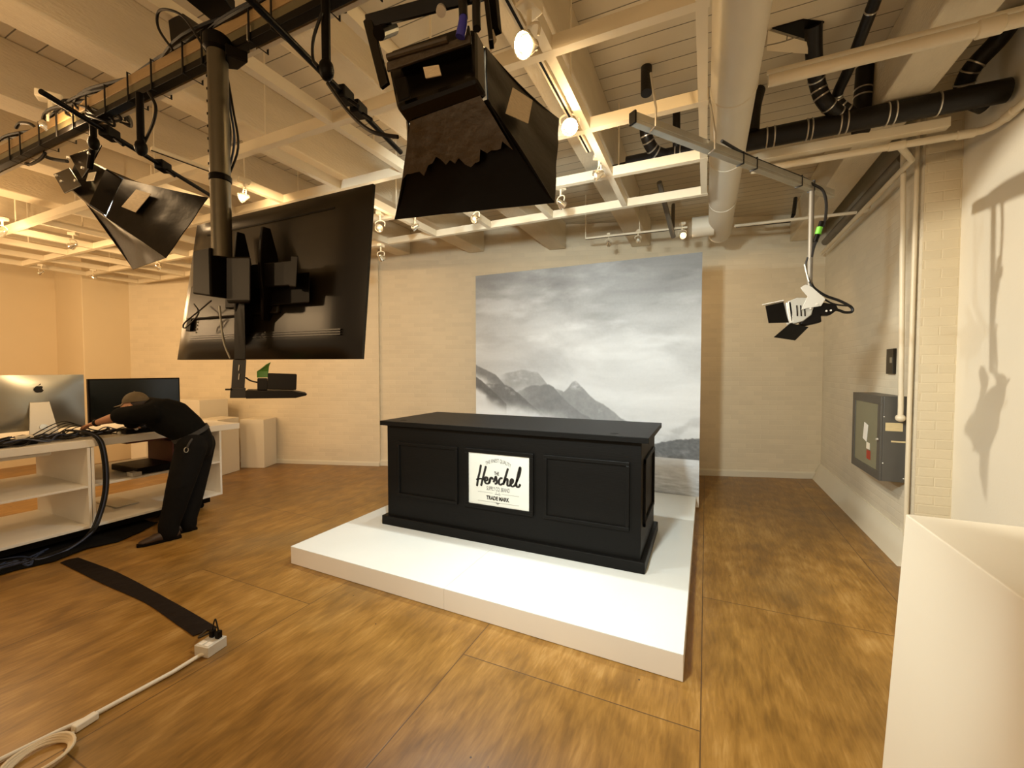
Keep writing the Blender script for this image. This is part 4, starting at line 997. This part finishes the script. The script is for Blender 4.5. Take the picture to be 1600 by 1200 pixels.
m.prism([(-5.645,yc-.065,1.30),(-5.645,yc+.065,1.30),(-5.56,yc+.10,.97),(-5.56,yc+.10,.953),(-5.56,yc-.10,.953),(-5.56,yc-.10,.97)],(-.01,0,0)); 
m.box(-5.72,-5.55,yc-.10,yc+.10,.951,.958)
m.build('stand', M_alu2, im, bevel=.003)
MB().lathe((-5.585,yc,1.07),(1,0,.25),[(.028,0),(.028,.003),(.001,.003)],20).build('cable_hole', M_alu, im)
# fruit emblem
def fruit(cy,cz,s):
    pts=[]
    for k in range(60):
        a_=2*PI*k/60; x=math.cos(a_); z=math.sin(a_)
        rr=1-.16*math.exp(-((a_-PI/2)/.30)**2)-.10*math.exp(-((a_-3*PI/2)/.22)**2)+.03*math.sin(2*a_)**2-.06*(z<0)*abs(z)*abs(x)
        y_=x*rr*.88; z_=z*rr*.92
        d_=math.hypot(y_-1.08,z_-.18)
        if d_<.50:
            f_=.50/d_; y_=1.08+(y_-1.08)*f_; z_=.18+(z_-.18)*f_
        pts.append(V((-5.6515,cy+y_*s,cz+z_*s)))
    m=MB()
    c_=V((-5.6515,cy-.1*s,cz)); b=m.b
    fr_=[b.verts.new(p) for p in pts]; b.faces.new(fr_)
    ex=bmesh.ops.extrude_face_region(b,geom=b.faces[:]); 
    for g_ in ex['geom']:
        if isinstance(g_,bmesh.types.BMVert): g_.co.x+=.002
    lf=[V((-5.6515,cy+.02*s+.0*s,cz+1.0*s)),V((-5.6515,cy+.10*s,cz+1.28*s)),V((-5.6515,cy+.34*s,cz+1.48*s)),V((-5.6515,cy+.32*s,cz+1.2*s))]
    m.prism(lf,(.002,0,0))
    return m
fruit(yc,iz0+.385,.036).build('emblem', M_ink, im)
# dark monitor beside
mo = thing('monitor','wide black monitor behind the bending person on the worktop','monitor',(-5.7,2.5,.95))
MB().box(-5.735,-5.70,2.098,2.922,1.035,1.508).build('bezel', M_black, mo, bevel=.004)
MB().box(-5.701,-5.698,2.112,2.908,1.05,1.494).build('screen', M_screen, mo)
MB().box(-5.73,-5.70,2.45,2.57,.955,1.04).build('stand', M_black, mo, bevel=.003); MB().box(-5.8,-5.6,2.36,2.66,.951,.96).build('foot', M_black, mo)
# cable nest on worktop
for k in range(30):
    y0 = random.uniform(1.15,2.35); x0 = random.uniform(-5.5,-5.27)
    pts=[(x0+random.uniform(-.06,.06),y0-.32+.12*i+random.uniform(-.05,.05),.957+random.uniform(0,.05)*(i%2)+.004*k*.3) for i in range(6)]
    cable('loose cable in the heap on the worktop below the silver computer',pts,random.choice((.005,.007,.009)),random.choice((M_cable,M_cable,M_cable,M_bluecable)),'cable heap on the worktop')
for k in range(5):
    cable('thin black cable arching over the heap before the computer stand',[(-5.48,1.80-.06*k,.965),(-5.42,1.92-.03*k,1.06+.015*k),(-5.36,2.04-.02*k,1.0+.01*k),(-5.30,2.16,.965)],.0045,M_cable,'cable arches before the computer')
tag(MB().box(-5.42,-5.34,1.50,1.60,1.0,1.03).build('power_adapter', M_ped, bevel=.006),'pale power adapter on the cable heap at the far left','adapter')
tag(MB().box(-5.46,-5.32,1.28,1.62,.951,1.0).build('cable_hub', M_black, bevel=.01),'black box buried in cables at the left of the worktop','device box')
tag(MB().box(-5.48,-5.28,2.22,2.55,.951,1.0).build('switcher_box', M_black, bevel=.008),'black device under the hands of the bending person','device box')
for (y,z) in ((2.16,.975),(2.30,1.0),(2.44,.99)):
    tag(MB().ball((-5.27,y,z),.016,10).build('connector', M_alu2),'small shiny connector at the front edge of the worktop','connector','connectors by the hands')
# big cable bundle dropping to the floor
bund = [PX(105,672,-5.3),PX(135,676,-5.22),PX(152,684,-5.17),PX(160,700,-5.14),PX(165,735,-5.12),PX(164,770,-5.11),PX(155,805,-5.10),PX(142,832,-5.07)]
for k,(dx,m_) in enumerate(((0,M_cable),(.022,M_cable),(-.018,M_cable),(.008,M_bluecable))):
    tail = [Z(118-4*k,850+3*k,.02+.0),Z(80-6*k,865+3*k,.02),Z(30,882-4*k,.02),Z(-40,900-6*k,.02)]
    pts=[p+V((dx*.3,dx*.7,0)) for p in bund]+tail
    cable('thick cable of the bundle drooping from the worktop to the floor',pts,.0078,m_,'cable bundle at the shelving')
for k in range(4):
    cable('blue cable trailing on the floor at the left frame edge',[Z(75-8*k,858+5*k,.014),Z(45,872+4*k,.014),Z(15,886-3*k,.014),Z(-40,897+3*k,.014)],.010,M_bluecable,'blue floor cables')
# black cloth under the shelving
ys=[Z(-40,905).y]; 
cl = MB(); gg=[]
edge=[(-5.0,.8),(-4.93,1.1),(-4.97,1.35),(-4.90,1.55),(-4.98,1.8),(-4.93,2.0),(-5.02,2.2),(-5.15,2.4)]
for i,(ex,ey) in enumerate(edge):
    gg.append([V((ex+(-5.9-ex)*j/6, ey+.01*math.sin(j*3+i), .008+.006*(1+math.sin(i*2.1+j*1.7)))) for j in range(7)])
cl.sheet(gg,.006)
tag(cl.build('floor_cloth', M_cloth, smooth=True),'crumpled black cloth on the floor under the shelving unit','cloth')
# ------------------------------------------------------------------ floor: tape, power box, conduit, coil
tp=[]
L0=[Z(94,880),Z(160,913),Z(225,942),Z(275,976),Z(302,995)]; L1=[Z(122,872),Z(185,896),Z(250,930),Z(300,958),Z(340,982)]
for a_,b_ in zip(cr(L0,4),cr(L1,4)):
    tp.append([a_.lerp(b_,f)+V((0,0,.005+.006*(1-abs(2*f-1))+.002*noise.noise(a_*20+V((f*4,0,0))))) for f in (0,.25,.5,.75,1)])
tag(MB().sheet(tp,.003).build('floor_tape', M_gaff, smooth=True),'wide black gaffer tape strip stuck across the plywood floor','tape')
pb = thing('power_box','small grey outlet box on the floor at the tape end','outlet box',Z(337,1020))
c=Z(336,1018); 
d1=(Z(357,1012)-Z(331,1030)).normalized(); d2=V((-d1.y,d1.x,0))
Rm=Matrix((d1,d2,V((0,0,1)))).transposed()
pbc = c+V((0,0,.03))+d2*.03
MB().obox(pbc,(.115,.10,.058),Rm).build('box_body', M_pvc, pb, bevel=.003)
for s_ in (-1,1): MB().obox(pbc+V((0,0,.0305))-d1*.03+d2*.022*s_,(.035,.03,.004),Rm).build('outlet', M_white, pb, bevel=.004)
for k,s_ in enumerate((-1,1)):
    e_=pbc+d1*.03+d2*.022*s_
    tag(MB().obox(e_+V((0,0,.05)),(.028,.028,.042),Rm).build('plug', M_black, bevel=.005),'black plug pushed into the floor outlet box','plug','plugs in the floor box')
cable('short black cord loop rising from the plugs in the floor box',[pbc+d1*.03-d2*.022+V((0,0,.07)),pbc+d1*.03-d2*.01+V((0,0,.115)),pbc+d1*.03+V((0,0,.135)),pbc+d1*.03+d2*.012+V((0,0,.11)),pbc+d1*.03+d2*.022+V((0,0,.07))],.004)
cable('black cord running from the plugs to the end of the tape',[pbc+d1*.03+d2*.022+V((0,0,.06)),pbc+d2*.09+V((0,0,.03)),Z(322,985,.01)],.006)
cd = thing('floor_conduit','pale surface conduit running over the floor from the outlet box to the frame edge','conduit',Z(150,1128))
MB().tube([Z(325,1020,.02),Z(312,1024,.014),Z(270,1050,.013),Z(150,1115,.013)],.0105,10).build('conduit_run', M_conduit, cd, smooth=True)
MB().tube([Z(150,1116,.013),Z(90,1143,.013),Z(0,1187,.013),Z(-60,1217,.013)],.0095,10).build('conduit_run', M_conduit, cd, smooth=True)
jc=Z(133,1128,.018); jd=(Z(153,1115)-Z(113,1140)).normalized(); jn=V((-jd.y,jd.x,0))
MB().obox(jc,(.085,.036,.03),Matrix((jd,jn,V((0,0,1)))).transposed()).build('junction', M_conduit, cd, bevel=.005)
cc=Z(60,1192)
coil=[]
ru=(Z(115,1165)-Z(62,1180)); 
for k in range(4):
    pts=[cc+V((.088+.004*k)*1.0*V((1,0,0))*0) for _ in range(1)]
    ring=[]
    for i in range(28):
        a_=2*PI*i/28
        ring.append(cc+rt.normalized()*(.082+.005*k)*math.cos(a_)+V((fw.x,fw.y,0)).normalized()*(.082+.004*k)*math.sin(a_)*1.15+V((0,0,.010+.006*k+.003*math.sin(3*a_+k))))
    coil.append(ring)
ct = thing('cable_coil','cream cord coiled on the floor at the lower left corner','cable coil',cc)
for ring in coil: MB().tube(ring,.0065,8,closed=True).build('cord_turn', M_coilw, ct, smooth=True)
MB().tube(cr([jc-jd*.03-V((0,0,.004)),Z(112,1148,.012),coil[0][3]],5),.0065,8).build('cord_lead', M_coilw, ct, smooth=True)
# ------------------------------------------------------------------ the person
XP=-4.62
def J(x,y,X): return PX(x,y,X)
def union(parts, vox, name, m, parent, smoothit=6):
    mb=MB()
    for p in parts:
        pts,rad=p[0],p[1]; mb.tube(pts,rad,16)
        for q,r_ in ((pts[0],rad[0]),(pts[-1],rad[-1])):
            r0_=r_ if not isinstance(r_,(tuple,list)) else min(r_)
            mb.ball(q,r0_*.98,12)
    bmesh.ops.recalc_face_normals(mb.b,faces=mb.b.faces)
    me=bpy.data.meshes.new(name); org=wloc(parent)
    for v in mb.b.verts: v.co-=org
    mb.b.to_mesh(me); mb.b.free()
    o=bpy.data.objects.new(name,me); C.objects.link(o)
    rm=o.modifiers.new('r','REMESH'); rm.mode='VOXEL'; rm.voxel_size=vox
    sm=o.modifiers.new('s','SMOOTH'); sm.factor=.5; sm.iterations=smoothit
    bpy.context.view_layer.update(); dg=bpy.context.evaluated_depsgraph_get()
    nm=bpy.data.meshes.new_from_object(o.evaluated_get(dg)); o.modifiers.clear(); o.data=nm
    nm.materials.clear(); nm.materials.append(m); nm.shade_smooth(); o.parent=parent
    return o
pe=thing('person','person in black shirt, cargo trousers and olive cap bending over the worktop','person',(-4.55,2.2,0))
hipc=J(303,684,-4.70); wst=J(292,668,-4.72); mid_=J(268,648,-4.80); chest=J(245,641,-4.87); neck=J(226,637,-4.92)
hd=J(211,630,-4.96)
shN=J(236,646,-4.74); shF=J(232,634,-5.06)
elN=J(186,650,-4.98); wrN=J(150,661,-5.22); 
elF=J(205,660,-5.22); wrF=J(213,668,-5.30)
hpN=J(300,696,-4.60); hpF=J(314,692,-4.76)
knN=J(280,765,-4.56); knF=J(301,768,-4.70)
anN=J(264,838,-4.58); anF=J(294,836,-4.66)
anN=V((anN.x,anN.y,.10)); anF=V((anF.x,anF.y,.10))
down=V((0,0,-1))
# body: one skin surface
def finger(base_,d1_,d2_,l,r_): return ([base_,base_+d1_*l*.5,base_+d1_*l*.75+d2_*l*.25,base_+d1_*l*.8+d2_*l*.5],[r_,r_*.95,r_*.9,r_*.8])
parts=[([hipc,wst,mid_,chest,neck],[(.12,.10),(.12,.09),(.13,.095),(.14,.095),.055]),
       ([neck,hd+V((.01,.02,-.02))],[.055,.05]),
       ([hd+V((0,0,-.015)),hd+V((-.02,-.035,-.035))],[.085,.07]),
       ([shN,elN],[.05,.042]),([elN,elN.lerp(wrN,.35),wrN],[.043,.042,.027]),
       ([shF,elF],[.05,.042]),([elF,wrF],[.041,.027]),
       ([hpN,knN],[.08,.05]),([knN,anN],[.052,.035]),([hpF,knF],[.08,.05]),([knF,anF],[.052,.035]),
       ([chest,shN],[.08,.05]),([chest,shF],[.08,.05])]
for wr,el in ((wrN,elN),(wrF,elF)):
    d_=(wr-el).normalized(); side=d_.cross(V((0,0,1))).normalized(); dn=(d_*.35+V((0,0,-.9))).normalized()
    palm=wr+d_*.05
    parts.append(([wr,wr+d_*.035,wr+d_*.085],[.025,(.036,.018),(.038,.015)]))
    for k,(o_,l_) in enumerate(((-.030,.060),(-.010,.072),(.011,.068),(.030,.054))):
        parts.append(finger(wr+d_*.085+side*o_,d_,dn,l_,.0085))
    parts.append(([wr+d_*.03-side*.025,wr+d_*.055-side*.052+V((0,0,-.01)),wr+d_*.08-side*.058+V((0,0,-.025))],[.012,.010,.008]))
body=union(parts,.0085,'body',M_skin,pe,3)
# face details
fdir=V((-.35,-.62,-.70)).normalized(); 
fc=hd+V((-.012,-.02,-.028)); sidev=fdir.cross(V((0,0,1))).normalized(); upf=sidev.cross(fdir).normalized()
MB().tube([fc+fdir*.078+upf*.015,fc+fdir*.100-upf*.012],[.007,.012],8).build('nose', M_skin, pe, smooth=True)
for s_ in (-1,1):
    MB().ball(fc+fdir*.075+upf*.022+sidev*.028*s_,.010,10).build('eye', M_sign, pe, smooth=True)
    MB().ball(fc+sidev*.083*s_-upf*.0,.022,10,(.5,.9,1.2)).build('ear', M_skin, pe, smooth=True)
MB().tube([fc+fdir*.078-upf*.035-sidev*.02,fc+fdir*.082-upf*.037,fc+fdir*.078-upf*.035+sidev*.02],.005,8).build('mouth', M_red, pe, smooth=True)
MB().ball(hd+V((.012,.022,0)),.091,18).build('hair', M_hair, pe, smooth=True)
# clothing
dz=V((0,0,-.035))
shirt=union([([hipc+(wst-hipc)*.1,wst+dz*.4,mid_+dz,chest+dz*.6,neck+(chest-neck)*.25],[(.165,.150),(.168,.155),(.18,.180),(.18,.160),(.085,.08)]),
       ([mid_+V((0,0,-.06)),chest+V((0,0,-.06))],[.13,.12]),
       ([chest,shN,shN.lerp(elN,.45),shN.lerp(elN,.93)],[.125,.100,.090,.084]),
       ([chest,shF,shF.lerp(elF,.5),shF.lerp(elF,.93)],[.12,.092,.086,.08]),
       ([mid_,mid_.lerp(hipc,.7)+V((0,0,-.03))],[.15,.13])],.014,'shirt',M_shirt,pe,5)
tro=union([([hipc+V((0,0,.02)),hipc+V((.0,.0,-.10))],[.155,.165]),
       ([hpN,hpN.lerp(knN,.45),knN,knN.lerp(anN,.5),anN+V((0,0,.03)),anN+V((0,0,-.045))],[.130,.125,.108,.094,.085,.080]),
       ([hpF,hpF.lerp(knF,.45),knF,knF.lerp(anF,.5),anF+V((0,0,.03)),anF+V((0,0,-.045))],[.130,.120,.102,.090,.080,.076]),
       ([hpN.lerp(knN,.55)+V((.07,-.03,0)),hpN.lerp(knN,.9)+V((.06,-.03,0))],[.05,.055])],.014,'trousers',M_trouser,pe,5)
def shoe(toe,heel):
    d_=(toe-heel).normalized(); L_=(toe-heel).length
    P=[heel+V((0,0,.05)),heel+d_*L_*.25+V((0,0,.055)),heel+d_*L_*.5+V((0,0,.048)),heel+d_*L_*.75+V((0,0,.036)),toe-d_*.02+V((0,0,.028))]
    s_=union([(P,[(.038,.047),(.041,.052),(.043,.045),(.046,.032),(.036,.024)])],.008,'shoe',M_shoe,pe,3)
    sd_=d_.cross(V((0,0,1)))
    q=[heel-d_*.04+sd_*.03,heel+d_*L_*.5+sd_*.042,toe-d_*.03+sd_*.045,toe+d_*.012+sd_*.02,toe+d_*.012-sd_*.02,toe-d_*.03-sd_*.045,heel+d_*L_*.5-sd_*.042,heel-d_*.04-sd_*.03]
    MB().prism([V((p.x,p.y,.002)) for p in q],(0,0,.022)).build('sole', M_black, s_)
tN=Z(216,855,.0); hN=V((anN.x+.02,anN.y+.02,0)); hN=tN+(hN-tN).normalized()*.27
shoe(tN,hN)
tF=V((anF.x-.05,anF.y-.17,0)); hF=V((anF.x+.01,anF.y+.03,0)); shoe(tF,hF)
# belt with keys
bc=wst.lerp(hipc,.55); ax_=(hipc-wst).normalized()
u_=ax_.cross(V((0,0,1))).normalized(); w_=ax_.cross(u_)
ringp=[bc+u_*.172*math.cos(a_)+w_*.164*math.sin(a_) for a_ in [2*PI*i/32 for i in range(32)]]
m=MB(); m.rings([[p+ax_*.02,p-ax_*.02,p-ax_*.02+(p-bc).normalized()*-.012,p+ax_*.02+(p-bc).normalized()*-.012] for p in ringp],closed=True); m.build('belt', M_strap, pe)
kp=J(296,694,-4.42)
MB().tube(cr([J(300,686,-4.47),J(296,692,-4.45),J(292,700,-4.45)],4),.009,8).build('key_strap', M_strap, pe, smooth=True)
MB().tube([J(291,703,-4.45)+V((0,.018*math.cos(a_),.024*math.sin(a_))) for a_ in [2*PI*i/14 for i in range(14)]],.004,6,closed=True).build('carabiner', M_galv, pe, smooth=True)
# cap
cpu=V((-.12,-.05,.95)).normalized(); cb_=V((-.78,-.60,-.22)).normalized(); cs=cpu.cross(cb_).normalized(); cb_=cs.cross(cpu).normalized()
Rc=Matrix((cb_,cs,cpu)).transposed()
m=MB(); cc_=hd+V((.004,.006,.012))
m.rings([[cc_+Rc@V((.104*math.cos(t_)*math.cos(2*PI*k/24),.094*math.cos(t_)*math.sin(2*PI*k/24),.098*math.sin(t_))) for k in range(24)] for t_ in [PI/2*i/8 for i in range(8)]+[PI/2*.99]])
cap=m.build('cap', M_cap, pe, smooth=True)
gb=[]
for i in range(9):
    a_=-1.0+2.0*i/8; gb.append([cc_+Rc@V(((.100+.085*f*math.cos(a_*.9))*math.cos(a_)*1.0+0,(.092)*math.sin(a_)*(1-.05*f),-.004-.02*f)) for f in (0,.33,.66,1)])
MB().sheet(gb,.004).build('brim', M_cap, cap, smooth=True)
MB().ball(cc_+cpu*.098,.008,8).build('button', M_cap, cap)
# wristwatch on the near arm
wd=(wrN-elN).normalized(); wc=wrN-wd*.01
MB().tube([wc+wd*(-.012),wc+wd*.012],[.034,.034],16).build('wristband', M_black, pe, smooth=True)
# ------------------------------------------------------------------ lights
def col(k):
    return {'w':(1.,.66,.34),'w2':(1.,.68,.35),'n':(.88,.99,.98),'n2':(1.,.93,.78)}[k]
def light(kind,name,loc,aim,power,c,size=.05,spot=90,blend=.6,sizey=None):
    l=bpy.data.lights.new(name,kind); l.energy=power; l.color=col(c)
    if kind=='SPOT': l.spot_size=math.radians(spot); l.spot_blend=blend; l.shadow_soft_size=size
    elif kind=='POINT': l.shadow_soft_size=size
    elif kind=='AREA':
        l.shape='RECTANGLE'; l.size=size; l.size_y=sizey or size; 
    o=bpy.data.objects.new(name,l); C.objects.link(o); o.location=loc
    if aim is not None: o.rotation_euler=(V(aim)-V(loc)).to_track_quat('-Z','Y').to_euler()
    return o
desk_c=V((-1.55,3.4,.3))
Fm=FM.normalized(); Fl_=FL.normalized()
light('AREA','key_light',cenM+Fm*.03,(-1.35,4.9,1.7),72,'n',.16,sizey=.14)
light('AREA','key_light',cenL+Fl_*.03,(-1.8,4.9,1.7),48,'n',.12,sizey=.10)
# lights at the visible track lamps, and one at a lamp hidden from view
light('SPOT','lamp',Z(827,66,2.90),(-1.0,4.5,.6),45,'w2',.03,150)
light('SPOT','lamp',(-.95,2.82,2.98),(1.77,3.35,1.5),170,'n2',.022,68,.25)
light('POINT','lamp',Z(890,196,2.95),None,2.5,'w2',.03)
light('SPOT','lamp',Z(744,340,2.93),(-2.1,2.7,0),66,'n',.03,125)
light('SPOT','lamp',Z(649,352,2.93),(-2.2,3.2,0),32,'n',.03,125)
light('SPOT','lamp',Z(876,316,2.93),(-.9,2.2,0),34,'n2',.03,125)
for q in ((594,354),(744,340),(936,270)): light('POINT','lamp',Z(q[0],q[1],2.92),None,4,'w2',.03)  # weak glow added at lamps whose bulbs are unlit, brightening grid and ceiling
light('POINT','lamp',Z(80,197,2.80),None,4,'w')
light('SPOT','lamp',Z(382,306,2.92),(-6.8,4.8,1.0),60,'w',.03,120)
light('SPOT','lamp',Z(115,382,2.92),(-7.6,4.6,.9),50,'w',.03,120)
light('SPOT','lamp',Z(4,361,2.92),(-10.2,2.0,1.2),45,'w',.03,130)
light('SPOT','lamp',Z(1066,366,3.18),(.75,7.1,2.1),30,'w',.03,80)
# unseen fill points added left of and behind the camera, brightening room and ceiling
for (x,y,p) in ((-6.6,1.6,38),(-8.6,1.4,28),(-4.4,-1.4,45),(-.9,-2.2,25),(-6.4,-1.2,50),(-8.4,-1.2,40),(.7,-2.2,22)):
    light('POINT','lamp',(x,y,2.6),None,p,'w',.08)
w=bpy.data.worlds.new('World'); bpy.context.scene.world=w; w.use_nodes=True
w.node_tree.nodes['Background'].inputs[0].default_value=(1.,.74,.46,1); w.node_tree.nodes['Background'].inputs[1].default_value=.4
# ------------------------------------------------------------------ camera
cam=bpy.data.cameras.new('camera'); co=bpy.data.objects.new('camera',cam); C.objects.link(co)
cam.sensor_width=36; cam.sensor_fit='HORIZONTAL'; cam.lens=36*F/1600; cam.clip_start=.05; cam.clip_end=60
co.location=(0,0,H); co.rotation_euler=(PI/2-PIT,0,YAW)
sc_=bpy.context.scene; sc_.camera=co
sc_.view_settings.view_transform='Standard'; sc_.view_settings.look='None'; sc_.view_settings.gamma=1; sc_.view_settings.use_curve_mapping=False
sc_.view_settings.exposure=0.45
sc_.cycles.max_bounces=8; sc_.cycles.diffuse_bounces=4
